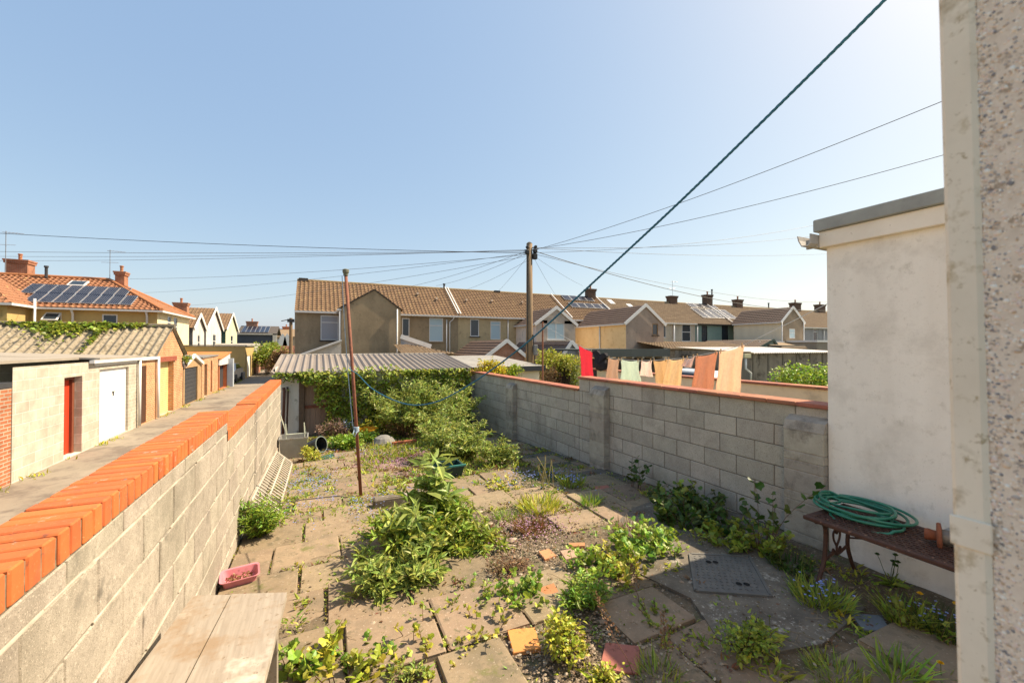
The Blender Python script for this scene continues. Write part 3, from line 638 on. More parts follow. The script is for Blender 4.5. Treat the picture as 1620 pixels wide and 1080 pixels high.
# ============================================================ HOUSES
BASE = LZ-.05
def rects(O, U, plane, lst):
    out = []
    for (a, b_, c, d) in lst:
        p, q = (on_y(a, d, plane[1]), on_y(c, b_, plane[1])) if plane[0] == 'y' else (on_x(a, d, plane[1]), on_x(c, b_, plane[1]))
        u0 = (p-Vector(O)).dot(U); u1 = (q-Vector(O)).dot(U); zt = on_y((a+c)/2, b_, plane[1]).z if plane[0] == 'y' else on_x((a+c)/2, b_, plane[1]).z
        zb = on_y((a+c)/2, d, plane[1]).z if plane[0] == 'y' else on_x((a+c)/2, d, plane[1]).z
        out.append((min(u0, u1), max(u0, u1), zb-O[2], zt-O[2]))
    return out
def render_m(name, c, s=.75, sp=None): return mat(name, c, tuple(v*s for v in c), .9, .95, .004, 50, streak=(1, 1, .5), spots=sp or [(2.2, .54, .68, tuple(v*.6 for v in c)), (7, .6, .72, tuple(min(1, v*1.35) for v in c))])
def chimney(parent, x, y, z0, z1, w=.9, d=.5, m=None, pots=1):
    b = MB(); b.box(x-w/2, x+w/2, y-d/2, y+d/2, z0, z1); b.box(x-w/2-.06, x+w/2+.06, y-d/2-.06, y+d/2+.06, z1-.22, z1-.05); b.box(x-w/2-.1, x+w/2+.1, y-d/2-.1, y+d/2+.1, z1-.05, z1+.06)
    c = b.build('chimney', m or M_RBRICK, parent)
    for k in range(pots):
        p = MB(); px = x+(k-(pots-1)/2)*.4; p.lathe((px, y, z1+.05), [(.11, 0), (.13, .05), (.10, .1), (.10, .38), (.13, .42), (.13, .48), (.08, .5), (.0, .5)], 10); p.build('chimney_pot', mat('terracotta pot', (.42, .19, .10), None, 5, .8), c)
    return c
def aerial(parent, x, y, z0, z1, n=5, ln=.9, name='aerial'):
    b = MB(); b.tube([(x, y, z0), (x, y, z1)], .022, 5); b.tube([(x-.15, y, z1-.1), (x+ln, y, z1-.1)], .014, 4)
    for k in range(n): b.tube([(x-.1+k*ln/n, y-.2, z1-.1), (x-.1+k*ln/n, y+.2, z1-.1)], .008, 4)
    b.tube([(x-.5, y, z1-1), (x+.5, y, z1-.95)], .012, 4)
    return b.build(name, mat('aerial metal', (.35, .35, .36), None, 5, .4, metal=.5), parent)
def flue(parent, x, y, z0, h=.5, name='vent_pipe'):
    b = MB(); b.tube([(x, y, z0), (x, y, z0+h)], .09, 8); b.tube([(x, y, z0+h), (x, y, z0+h+.12)], .13, 8); return b.build(name, M_DARK, parent)
PV = mat('solar cell', (.014, .016, .028), (.022, .025, .04), 2, .22, spec=.35)
PVF = mat('panel frame', (.5, .5, .5), None, 3, .4, metal=.5)
def solar(parent, O, U, V, cols, w, h, shift=0, name='solar_panel', cells=4, dark=False):
    O, U, V = Vector(O), Vector(U).normalized(), Vector(V).normalized(); Nn = U.cross(V)
    for k in range(cols):
        b = MB(); c = O+U*(k*w+w/2+shift)+V*h/2+Nn*.12
        b.obox(c, U, V, Nn, w/2-.025, h/2-.02, .018); p = b.build(name, PVF, parent)
        for_b = MB()
        for j in range(cells):
            for_b.obox(c-U*(w/2-.05)+U*((w-.1)*(j+.5)/cells)+Nn*.021, U, V, Nn, (w-.1)/cells/2-.008, h/2-.05, .003)
        for_b.build('solar_cell', PV, p)
TY, TE, TR, TRY = 35.0, 4.74, 7.55, 39.0
def terrace(x0, x1, label, wallc, roofm, wins, extras=None, rid=0, gut=WHITE):
    t = thing('terraced_house', (x0, TY, BASE), label, 'house', 'terraced houses across the back')
    O = (x0, TY, BASE); hs = rects(O, X, ('y', TY), [w[:4] for w in wins])
    b = MB(); b.wall(O, X, x1-x0, TE-BASE, hs, .15)
    b.wall((x1, 43, BASE), -X, x1-x0, TE-BASE)
    for (x, U) in ((x0, -Y), (x1, Y)):
        yy = 43 if U.y < 0 else TY; b.wall((x+(.003 if x == x0 else -.003), yy, BASE), U, 8, TE-BASE, gable=(TR-BASE-.06,))
    b.build('wall', wallc, t)
    l_ = math.hypot(TRY-TY+.25, TR-TE+.1)
    b = MB(); V = Vector((0, TRY-TY+.25, TR-TE+.1)).normalized()
    b.roof((x0, TY-.25, TE-.06+rid), X, V, x1-x0, l_, .31, .33, .06, .05, seg=6)
    b.roof((x1, 43.25, TE-.06+rid), -X, Vector((0, -V.y, V.z)), x1-x0, l_, .31, .33, .045, .03, seg=6); b.build('roof', roofm, t)
    b = MB(); b.tube([(x0, TRY, TR+.05+rid), (x1, TRY, TR+.05+rid)], .12, 8); b.build('ridge_tile', mat('ridge tile', (.22, .14, .08), (.30, .22, .09), 6, .9), t)
    b = MB(); b.box(x0, x1, TY-.36, TY-.25, TE-.16, TE-.05); b.box(x0, x1, TY-.25, TY-.20, TE-.2, TE-.06); b.build('gutter', gut, t)
    for (h, w) in zip(hs, wins):
        o = dict(w[4]) if len(w) > 4 else {}
        window(t, (x0+h[0], TY, BASE+h[2]), X, h[1]-h[0], h[3]-h[2], **o)
    if extras: extras(t, V)
    return t
def ry(px, py):       # place on the terrace's rear roof slope at a pixel
    d = ray(px, py); n = Vector((0, -(TR-TE+.1), TRY-TY+.25)); p0 = Vector((0, TY-.25, TE-.06)); E = Vector((0, 0, EYE))
    return E+d*((p0-E).dot(n)/d.dot(n))
def roofvent(parent, px, py, m=None):
    p = ry(px, py); b = MB(); b.tube([p-Z*.1, p+Z*.16], .10, 8); b.tube([p+Z*.16+Y*-.05, p+Z*.22-Y*.2], .12, 8); b.build('roof_vent', m or mat('vent tile', (.35, .27, .2), None, 4, .8), parent)
def seam(parent, x, V):
    b = MB(); a = Vector((x, TY-.3, TE)); e = a+V*5.05; b.obox((a+e)/2+Vector((0, 0, .15)), V, X, V.cross(X), (e-a).length/2, .04, .045); b.build('verge', WHITE, parent)
M_W1 = render_m('dark brown pebbledash', (.36, .275, .17), .62); M_W2 = render_m('buff brown pebbledash', (.54, .42, .24)); M_W3 = render_m('grey brown pebbledash', (.34, .285, .215)); M_WP = render_m('cream grey render', (.58, .50, .38))
M_WG = mat('sea green render', (.24, .33, .27), (.20, .28, .23), 1, .9); M_WGR = render_m('blue grey render', (.40, .385, .375))
SILLD = mat('dark sill', (.05, .045, .04), None, 4, .8)
def ex1(t, V):
    for p in ((660, 468), (690, 476)): roofvent(t, *p)
    flue(t, ry(703, 458).x, TRY, TR, .45)
    seam(t, 11.2, V)
    x = on_y(706, 530, TY).x; pipe(t, [(x, TY-.1, TE-.4), (x, TY-.1, BASE)], .05); x = on_y(711, 530, TY).x; pipe(t, [(x+.35, TY-.28, TE-.1), (x+.3, TY-.15, TE-.35), (x, TY-.1, TE-.6), (x, TY-.1, BASE)], .05)
    x = on_y(475, 447, TRY).x; b = MB(); b.box(x-.1, x+.6, TRY-.25, TRY+.25, TR-.1, TR+.22); b.build('chimney', mat('dark chimney stub', (.09, .07, .05), None, 5, .9), t)
M_PBASE = mat('bituminous paint', (.03, .03, .03))
h1 = terrace(-1.55, 11.3, 'brown pebbledashed end terrace house left of the telegraph pole', M_W1, M_TILEB,
    [(507, 499, 536, 538, dict(pane=CURTAIN, transom=.72, sill=SILLD)), (636, 503, 648, 532, dict(transom=None)), (679, 503, 701, 540, dict(pane=BLIND, transom=.68, sill=M_W1))], ex1)
def ex2(t, V):
    for p in ((737, 478), (777, 479), (825, 481)): roofvent(t, *p)
    x = on_y(803, 530, TY).x; pipe(t, [(x, TY-.1, TE-.1), (x, TY-.1, BASE)], .05); seam(t, 11.45, V)
    b = MB(); xx = on_y(786, 461, TRY).x; b.box(xx-.3, xx+.3, TRY-.2, TRY+.2, TR, TR+.2); b.build('chimney', SILLD, t)
h2 = terrace(11.3, 23.0, 'buff terraced house directly behind the telegraph pole', M_W2, M_TILEB,
    [(744, 505, 758, 532, dict(transom=None, sill=SILLD)), (776, 508, 792, 537, dict(pane=BLIND, transom=.8))], ex2)
def ex3(t, V):
    seam(t, 23.15, V)
    p = ry(889, 475); q = ry(906, 493)
    solar(t, ry(905, 487.5)+V*0, X, V, 5, 1.02, 1.1, cells=3); solar(t, ry(893, 475.5), X, V, 4, 1.02, 1.1, cells=3)
    x = on_y(934, 470, TRY).x; chimney(t, x, TRY, TR-.2, TR+1.0, 1.1, .6, mat('dark brown brick', (.13, .085, .06), None, 9, .9)); seam(t, 29.2, V)
h3 = terrace(23.0, 29.3, 'terraced house with dark solar panels left of the large cream sided wing', M_W3, M_TILEB, [], ex3)
def ex4(t, V):
    for p in ((966, 478), (997, 485)):
        c = ry(*p); b = MB(); b.obox(c, X, V, X.cross(V), .35, .5, .1); f = b.build('skylight', WHITE, t); b = MB(); b.obox(c+X.cross(V)*.1, X, V, X.cross(V), .27, .42, .02); b.build('pane', glass('skylight glass', (.5, .55, .6), .1), f)
    x = on_y(1063, 473, TRY).x; chimney(t, x, TRY, TR-.2, TR+.85, 1.2, .7, mat('dark brown brick', (.13, .085, .06), None, 9, .9), 0); aerial(t, x+.1, TRY, TR+.8, TR+2.9)
    x = on_y(1065, 530, TY).x; pipe(t, [(x, TY-.12, TE-.1), (x, TY-.12, BASE)], .12)
h4 = terrace(29.3, 40.8, 'plain cream grey terraced house between two solar roofed houses', M_WP, M_TILEB2,
    [(1048, 514, 1054, 534, dict(transom=None)), (1079, 513, 1093, 540, dict(transom=.55))], ex4)
def ex5(t, V):
    seam(t, 47.4, V)
    solar(t, ry(1112, 503.5), X, V, 5, 1.3, 2.4, cells=2); solar(t, ry(1093, 487), X, V, 4, 1.3, 1.1, cells=2)
    x = on_y(1119, 470, TRY).x; chimney(t, x, TRY, TR-.2, TR+1.35, 1.2, .7, mat('dark brown brick', (.13, .085, .06), None, 9, .9)); flue(t, x+.9, TRY, TR+.6, 1.5)
    x = on_y(1101, 530, TY).x+.1; pipe(t, [(x, TY-.12, TE-.1), (x, TY-.12, BASE)], .09)
h5 = terrace(40.8, 47.6, 'sea green rendered terraced house with pale solar panels', M_WG, M_TILEB2,
    [(1110, 515, 1119, 540, dict(transom=.5, fr=SILLD)), (1142, 514, 1152, 539, dict(transom=None, fr=SILLD))], ex5, gut=SILLD)
def ex6(t, V):
    x = on_y(1167, 480, TRY).x; chimney(t, x, TRY, TR-.2, TR+1.0, 1.3, .7, mat('dark brown brick', (.13, .085, .06), None, 9, .9)); flue(t, on_y(1216, 485, TRY).x, TRY, TR, .8)
h6 = terrace(47.6, 58.5, 'terraced house behind the dark roofed cream wing at right', M_WP, M_TILEB2, [], ex6)
def ex7(t, V):
    for px in (1258, 1297):
        x = on_y(px, 487, TRY).x; chimney(t, x, TRY, TR-.2, TR+1.15, 1.7, .8, mat('dark brown brick', (.13, .085, .06), None, 9, .9))
    x = on_y(1302, 530, TY).x; pipe(t, [(x, TY-.12, TE-.1), (x, TY-.12, BASE)], .06)
h7 = terrace(58.5, 90, 'grey rendered terraced house farthest right, beside the white outbuilding', M_WGR, M_TILEB2,
    [(1287, 520, 1293, 539, dict(transom=.75))], ex7)
def annex(x0, x1, y0, ze, zp, label, frontm, sidem, roofm, wins=(), barge=True, pipes=(), y1=TY, asym=.5, tw=.3):
    t = thing('rear_wing', (x0, y0, BASE), label, 'house wing', 'gabled rear wings of the terrace')
    O = (x0, y0, BASE); hs = rects(O, X, ('y', y0), [w[:4] for w in wins]); w_ = x1-x0
    b = MB(); b.wall(O, X, w_, ze-BASE, hs, .14, gable=(zp-BASE, asym)); b.build('front_wall', frontm, t)
    b = MB(); b.wall((x0, y1, BASE), -Y, y1-y0, ze-BASE); b.build('side_wall', sidem, t); b = MB(); b.wall((x1, y0, BASE), Y, y1-y0, ze-BASE); b.build('side_wall', sidem, t)
    xm = x0+w_*asym; b = MB(); ov = .15
    for s in (0, 1):
        xe = x0-ov if s == 0 else x1+ov; run = abs(xm-xe); rise = (zp-ze)*run/(abs(xm-xe)-ov); V = Vector(((1 if s == 0 else -1)*run, 0, rise)); l_ = V.length
        if s == 0: b.roof((xe, y1+.3, zp+.04-rise), -Y, V, y1-y0+.35, l_, .3, .35, .03, .035, seg=4)
        else: b.roof((xe, y0-.05, zp+.04-rise), Y, V, y1-y0+.35, l_, .3, .35, .03, .035, seg=4)
    b.build('roof', roofm, t)
    if barge:
        b = MB()
        for s in (0, 1):
            xe = x0-.18 if s == 0 else x1+.18; rise = (zp-ze)*abs(xm-xe)/(abs(xm-xe)-.18); a = Vector((xe, y0-.10, zp-rise)); e = Vector((xm, y0-.10, zp+.02)); D = (e-a)
            b.obox((a+e)/2, D, Y, D.cross(Y), D.length/2+.03, .03+.002*s, .13)
        b.build('bargeboard', WHITE, t)
    else:
        b = MB()
        for s in (0, 1):
            xe = x0 if s == 0 else x1; a = Vector((xe, y0-.02, ze+.03)); e = Vector((xm, y0-.02, zp+.03)); D = e-a; b.obox((a+e)/2, D, Y, D.cross(Y), D.length/2, .05, .035+.002*s)
        b.build('verge', SILLD, t)
    b = MB(); b.box(x0-.28, x0-.17, y0, y1, ze-.2, ze-.08); b.box(x0-.17, x0-.0, y0, y1, ze-.17, ze-.10); b.build('gutter', WHITE, t)
    for (h, w) in zip(hs, wins): window(t, (x0+h[0], y0, BASE+h[2]), X, h[1]-h[0], h[3]-h[2], **(w[4] if len(w) > 4 else {}))
    for p in pipes: pipe(t, p, .055)
    return t
annex(1.52, 5.57, 31, 4.72, 6.08, 'windowless brown gabled wing behind the rusty pole', M_W1, M_W1, M_TILEB, barge=False, pipes=[[(1.42, 31.1, 4.7), (1.42, 31.1, BASE)], [(5.3, 30.9, 4.75), (5.3, 30.9, BASE)]], asym=.54)
annex(17.0, 21.0, 31, 4.02, 5.42, 'grey gabled wing with wide white window beside the telegraph pole', mat('grey brown pebbledash wing', (.44, .385, .32), (.35, .30, .245), 3, .95), render_m('pinkish white render', (.80, .70, .61), .85), M_TILED, [(866, 507, 893, 537, dict(transom=None, mull=.5, pane=BLIND, sill=WHITE))])
annex(23.7, 28.0, 27.4, 4.05, 5.6, 'large brown gabled wing with cream orange side wall above the washing', render_m('mauve brown pebbledash', (.36, .285, .225)), mat('warm cream render', (.92, .68, .36), (.80, .56, .28), .8, .9, spots=[(2, .55, .7, (.66, .44, .2))]), M_TILED, [(1032, 512, 1041, 530, dict(transom=None, fr=mat('wood window frame', (.26, .15, .06), None, 8, .6), sill=SILLD))], pipes=[[(23.62, 30.9, 4.0), (23.62, 30.9, BASE)]])
annex(45.9, 49.9, 28, 4.75, 6.35, 'dark gabled wing with weathered cream side, farthest right of the wings', render_m('olive brown pebbledash', (.29, .225, .155)), mat('stained cream render', (.74, .67, .50), (.60, .54, .40), .9, .95, streak=(1, 1, .25)), M_TILED, [(1249, 520, 1258, 535, dict(transom=.6, pane=BLIND))], pipes=[[(45.85, 27.9, 4.7), (45.85, 27.9, BASE)], [(49.8, 27.9, 4.7), (49.8, 27.9, BASE)]], y1=33.7)
# ------------------------------------------------------------ ochre house with the orange roof (left)
def ochre_house():
    HX, HY, HE, HR = -10.35, 37.4, 4.75, 7.05
    t = thing('semi_detached_house', (HX, HY, BASE), 'ochre house with orange tiled hipped roof carrying two rows of solar panels', 'house')
    O = (-24, HY, BASE); wins = [(26, 494, 45, 525), (72, 494, 98, 530), (161, 497, 186, 530)]
    hs = rects(O, X, ('y', HY), wins)
    b = MB(); b.wall(O, X, 24+HX, HE-BASE, hs, .12); b.build('front_wall', M_OCH, t)
    O2 = (HX, HY, BASE); wins2 = [(265, 500, 271, 520), (275, 502, 281, 532)]; hs2 = rects(O2, Y, ('x', HX), wins2)
    b = MB(); b.wall(O2, Y, 8, HE-BASE, hs2, .12); b.wall((HX, HY+8, BASE), -X, 13, HE-BASE); b.build('side_wall', mat('sun-lightened ochre render', (.80, .68, .42), (.72, .60, .38), 1, .9), t)  # paler than the front wall: sunlight on this side put into the colour
    for k, h in enumerate(hs):
        w = window(t, (O[0]+h[0], HY, BASE+h[2]), X, h[1]-h[0], h[3]-h[2], transom=(.55, None, None)[k], sill=WHITE)
        if k == 1:
            b = MB(); c = Vector((O[0]+(h[0]+h[1])/2, HY-.28, BASE+h[3]-.3)); V = Vector((0, -.75, -.65)).normalized(); b.obox(c, X, V, X.cross(V), (h[1]-h[0])/2, .36, .03); s = b.build('open_sash', WHITE, w)
            b = MB(); b.obox(c-Y*.02-Z*.0+V.cross(X)*.03, X, V, X.cross(V), (h[1]-h[0])/2-.09, .28, .012); b.build('sash_glass', GLASS, s)
    for h in hs2: window(t, (HX, HY+h[0], BASE+h[2]), Y, h[1]-h[0], h[3]-h[2], transom=.5)
    run = 4.0; ov = .3; V = Vector((0, run+ov, (HR-HE)*(run+ov)/run)); l_ = V.length; w = 24+HX+ov
    ez = HR-V.z
    b = MB(); b.roof((-24, HY-ov, ez), X, V, w, l_, .30, .34, .06, .055, clip=lambda u: (0, l_*min(1, max(0, (w-u)/(run+ov)))))
    Vs = Vector((-(run+ov), 0, V.z)); ws = 8+2*ov
    b.roof((HX+ov, HY-ov, ez), Y, Vs, ws, l_, .30, .34, .045, .03, clip=lambda u: (0, l_*max(0, 1-abs(u-ws/2)/(ws/2))))
    b.roof((HX+ov, HY+8+ov, ez), -X, Vector((0, -V.y, V.z)), w, l_, .30, .34, .045, .03, clip=lambda u: (0, l_*min(1, max(0, u/(run+ov)))))
    b.build('roof', M_TILEO, t)
    b = MB(); apex = Vector((HX-run, HY+run, HR+.04)); b.tube([(-24, HY+run, HR+.05), apex], .13, 8); b.tube([apex, (HX+ov, HY-ov, ez+.06)], .12, 8); b.tube([apex, (HX+ov, HY+8+ov, ez+.06)], .12, 8); b.build('ridge_tile', mat('rust ridge tile', (.42, .17, .07), (.33, .13, .05), 5, .85), t)
    b = MB(); b.box(-24, HX+.42, HY-.42, HY-.31, ez-.14, ez-.02); b.box(HX+.31, HX+.42, HY-.31, HY+8.4, ez-.139, ez-.019); b.box(-24, HX+.31, HY-.31, HY-.002, ez-.06, ez-.03); b.box(HX+.002, HX+.31, HY-.31, HY+8.3, ez-.061, ez-.031); b.build('gutter', WHITE, t)
    def rp(px, py):
        d = ray(px, py); n = Vector((0, -V.z, V.y)); p0 = Vector((0, HY-ov, ez)); E = Vector((0, 0, EYE)); return E+d*((p0-E).dot(n)/d.dot(n))
    Vn = V.normalized()
    a = rp(37, 479.5); e = rp(209, 484); wP = (e.x-a.x)/8; hP = (rp(190, 468).y-rp(190, 483).y)/Vn.y
    solar(t, a, X, V, 8, wP, hP, cells=5); solar(t, rp(31, 465.5), X, V, 8, wP, hP, cells=5)
    c = rp(124, 449.5); b = MB(); Nn = X.cross(Vn); b.obox(c, X, Vn, Nn, .48, .42, .10); f = b.build('skylight', WHITE, t); b = MB(); b.obox(c+Nn*.1, X, Vn, Nn, .38, .32, .02); b.build('pane', GLASS, f)
    for (px, py) in ((61, 530), (116, 530), (233, 530)):
        x = on_y(px, py, HY).x; pipe(t, [(x, HY-.35, ez-.05), (x, HY-.1, ez-.4), (x, HY-.1, BASE)] if px != 61 else [(x, HY-.45, ez+.5), (x, HY-.45, BASE)], .07)
    x = on_y(77, 440, HY+run).x; flue(t, x, HY+run-.3, HR-.1, .75)
    mb = brickmat('bright chimney brick', (.42, .15, .075), (.34, .11, .055), (.36, .26, .18))
    p = on_y(187, 445, HY+run); chimney(t, p.x+.2, HY+run, HR-.4, HR+.62, .55, .7, mb); aerial(t, on_y(175.5, 445, HY+run).x, HY+run-.2, HR, HR+2.3)
    p = on_y(29, 436, HY+run+1); chimney(t, p.x, HY+run+1.2, HR-.4, HR+1.2, 1.15, .9, mb); aerial(t, on_y(8.5, 436, HY+run).x, HY+run, HR, HR+3.1)
    # projecting gabled bay at the picture edge
    bx = on_y(11, 490, 35.2).x
    b = MB(); b.wall((-26, 35.2, BASE), X, bx+26, HE-BASE-.1, rects((-26, 35.2, BASE), X, ('y', 35.2), [(-12, 490, 4, 500)]), .1); b.wall((bx, 35.2, BASE), Y, 2.2, HE-BASE-.1); b.build('bay_wall', M_OCH, t)
    b = MB(); V2 = Vector((-2.2, 0, 1.7)); b.roof((bx+.3, 34.9, HE-.15), Y, Vector((-3, 0, 2.3)), 4, 3.78, .3, .34, .045, .03, clip=lambda u: (0, min(3.78, 3.78*u/2.6+.02))); 
    b.roof((-26, 34.9, HE-.15), X, Vector((0, 2.6, 2.3)), bx+26.3, 3.47, .3, .34, .045, .03, clip=lambda u: (0, 3.47*min(1, max(0, (bx+26.3-u)/3)))); b.build('bay_roof', M_TILEO, t)
    b = MB(); b.box(-26, bx+.4, 34.78, 34.9, HE-.28, HE-.14); b.box(bx+.3, bx+.4, 34.9, 37.0, HE-.279, HE-.139); b.build('bay_gutter', WHITE, t)
ochre_house()
def side_gables():
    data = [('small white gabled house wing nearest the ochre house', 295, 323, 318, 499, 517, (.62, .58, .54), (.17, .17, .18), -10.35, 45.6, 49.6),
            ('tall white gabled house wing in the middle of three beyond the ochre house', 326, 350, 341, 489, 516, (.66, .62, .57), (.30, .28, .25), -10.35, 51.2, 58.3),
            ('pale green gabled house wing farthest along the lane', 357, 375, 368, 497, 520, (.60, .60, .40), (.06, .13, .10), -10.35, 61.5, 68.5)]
    for lab, p0, p1, pk, yp, ye, cw, cs, x, y0, y1 in data:
        y0 = on_x(p0, 520, x).y if p0 != 295 else on_x(305, 520, x).y; y1 = on_x(p1, 520, x).y
        ze = on_x(p0 if p0 != 295 else 305, ye, x).z; zp = on_x(pk, yp, x).z; asym = .5
        t = thing('house', (x, y0, BASE), lab, 'house', 'gabled wings beside the lane')
        O = (x, y0, BASE); w = y1-y0; wz = (ze-BASE)
        h = [(w*.42, w*.62, wz*.45, wz*.85)]
        b = MB(); b.wall(O, Y, w, wz, h, .12, gable=(zp-BASE,)); b.build('gable_wall', mat(lab[:12]+' render', cw, None, 1, .9), t)
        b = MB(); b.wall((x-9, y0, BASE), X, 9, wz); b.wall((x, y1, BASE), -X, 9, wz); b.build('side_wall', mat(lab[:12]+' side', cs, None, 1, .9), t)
        V = Vector((0, w/2+.25, (zp-ze)*(w/2+.25)/(w/2)))
        b = MB(); b.roof((x-9, y0-.25, zp+.05-V.z), X, V, 9.15, V.length, .32, .36, .04, .03, seg=4); b.roof((x+.15, y1+.25, zp+.05-V.z), -X, Vector((0, -V.y, V.z)), 9.15, V.length, .32, .36, .04, .03, seg=4); b.build('roof', M_TILEB, t)
        b = MB()
        for s in (0, 1):
            a = Vector((x+.2, y0-.3 if s == 0 else y1+.3, zp-V.z-.03)); e = Vector((x+.2, (y0+y1)/2, zp+.04)); D = e-a; b.obox((a+e)/2, D, X, D.cross(X), D.length/2+.05, .03+.002*s, .16)
        b.build('bargeboard', WHITE, t); window(t, (x, y0+h[0][0], BASE+h[0][2]), Y, h[0][1]-h[0][0], h[0][3]-h[0][2], transom=.6)
    # chimney of the row peeps out between them: belongs to the house behind
    t = thing('house', (-16, 52, BASE), 'brown roofed house with brick chimney rising behind the white gabled wings', 'house')
    b = MB(); b.box(-22, -19.6, 46, 70, BASE, 4.6); b.build('wall', M_W3, t)
    p = on_y(287, 485, 52); chimney(t, p.x, 52, 3.5, on_y(287, 480, 52).z, 1.1, .8, M_RBRICK)
    b = MB(); slab(b, -24, p.x+1.2, 46, 70, 4.5, 5.0, .15); b.build('roof', M_TILEB, t)
side_gables()
def far_buildings():
    y = 78; a, c = on_y(375, 530, y), on_y(435, 530, y); zt = on_y(400, 527, y).z; zr = on_y(400, 515, y+3).z
    t = thing('house', (a.x, y, BASE), 'dark grey clad house with a row of solar panels in the far distance', 'house')
    b = MB(); b.wall((a.x, y, BASE), X, c.x-a.x-.3, zt-BASE); b.wall((c.x-.3, y, BASE), Y, 8, zt-BASE); b.build('wall', mat('slate grey cladding', (.085, .095, .115), None, 2, .8), t)
    b = MB(); slab(b, a.x, c.x+.3, y-.3, y+4, zt, zr, .2, 'y'); slab(b, a.x, c.x+.3, y+4, y+8.5, zr, zt, .2, 'y'); b.build('roof', mat('dark roof', (.10, .085, .075), None, 3, .9), t)
    b = MB(); b.box(c.x-.3, c.x+.3, y-.35, y-.05, BASE, zt); b.box(a.x, c.x+.3, y-.35, y-.3, zt-.25, zt-.05); b.build('trim', mat('cream trim', (.6, .56, .48), None, 3, .8), t)
    V = Vector((0, 4.3, zr-zt)); solar(t, Vector((a.x+.5, y-.1, zt+.05)), X, V, 6, (c.x-a.x-1.4)/6, V.length*.8, cells=1)
    p = on_y(399, 508, y+4); chimney(t, p.x, y+4, zr-.3, on_y(399, 509, y+4).z, 1.6, .8, M_RBRICK)
    y = 95; a, c = on_y(434, 530, y), on_y(470, 530, y); zt = on_y(450, 532, y).z; zr = on_y(450, 520, y+4).z
    t = thing('house', (a.x, y, BASE), 'brown roofed terrace with white gables far off behind the small pole', 'house')
    b = MB(); b.wall((a.x, y, BASE), X, c.x-a.x+6, zt-BASE); b.build('wall', M_W3, t)
    b = MB(); slab(b, a.x, c.x+6, y-.3, y+5, zt, zr, .2, 'y'); b.build('roof', M_TILEB2, t)
    for px in (447, 454.5):
        p = on_y(px, 540, y-1.5); b = MB(); b.poly([(p.x-.9, y-1.5, zt-2.2), (p.x+.9, y-1.5, zt-2.2), (p.x+.5, y-1.5, zt-.2), (p.x, y-1.5, zt+.6), (p.x-.5, y-1.5, zt-.2)]); b.box(p.x-.85, p.x+.85, y-1.45, y, zt-2.2, zt-.6); b.build('bay', WHITE, t)
    p = on_y(453, 516, y+5); chimney(t, p.x, y+5, zr-.3, on_y(453, 517, y+5).z, 1.4, .8, mat('orange chimney', (.55, .2, .09)))
    y = 56; a, c = on_y(401, 550, y), on_y(472, 550, y); 
    t = thing('garage', (a.x, y, BASE), 'long low building with red brown tiled roof across the end of the lane', 'garage')
    z0, z1 = on_y(430, 560, y).z, on_y(430, 547, y+5).z
    b = MB(); b.wall((a.x, y, BASE), X, c.x-a.x+3, z0-BASE); b.build('wall', M_RBRICK, t)
    V = Vector((0, 5.2, z1-z0)); b = MB(); b.roof((a.x, y-.2, z0), X, V, c.x-a.x+3, V.length, .35, .38, .05, .04, seg=4); b.build('roof', mat('red brown tile', (.27, .13, .08), None, 2, .9), t)
far_buildings()
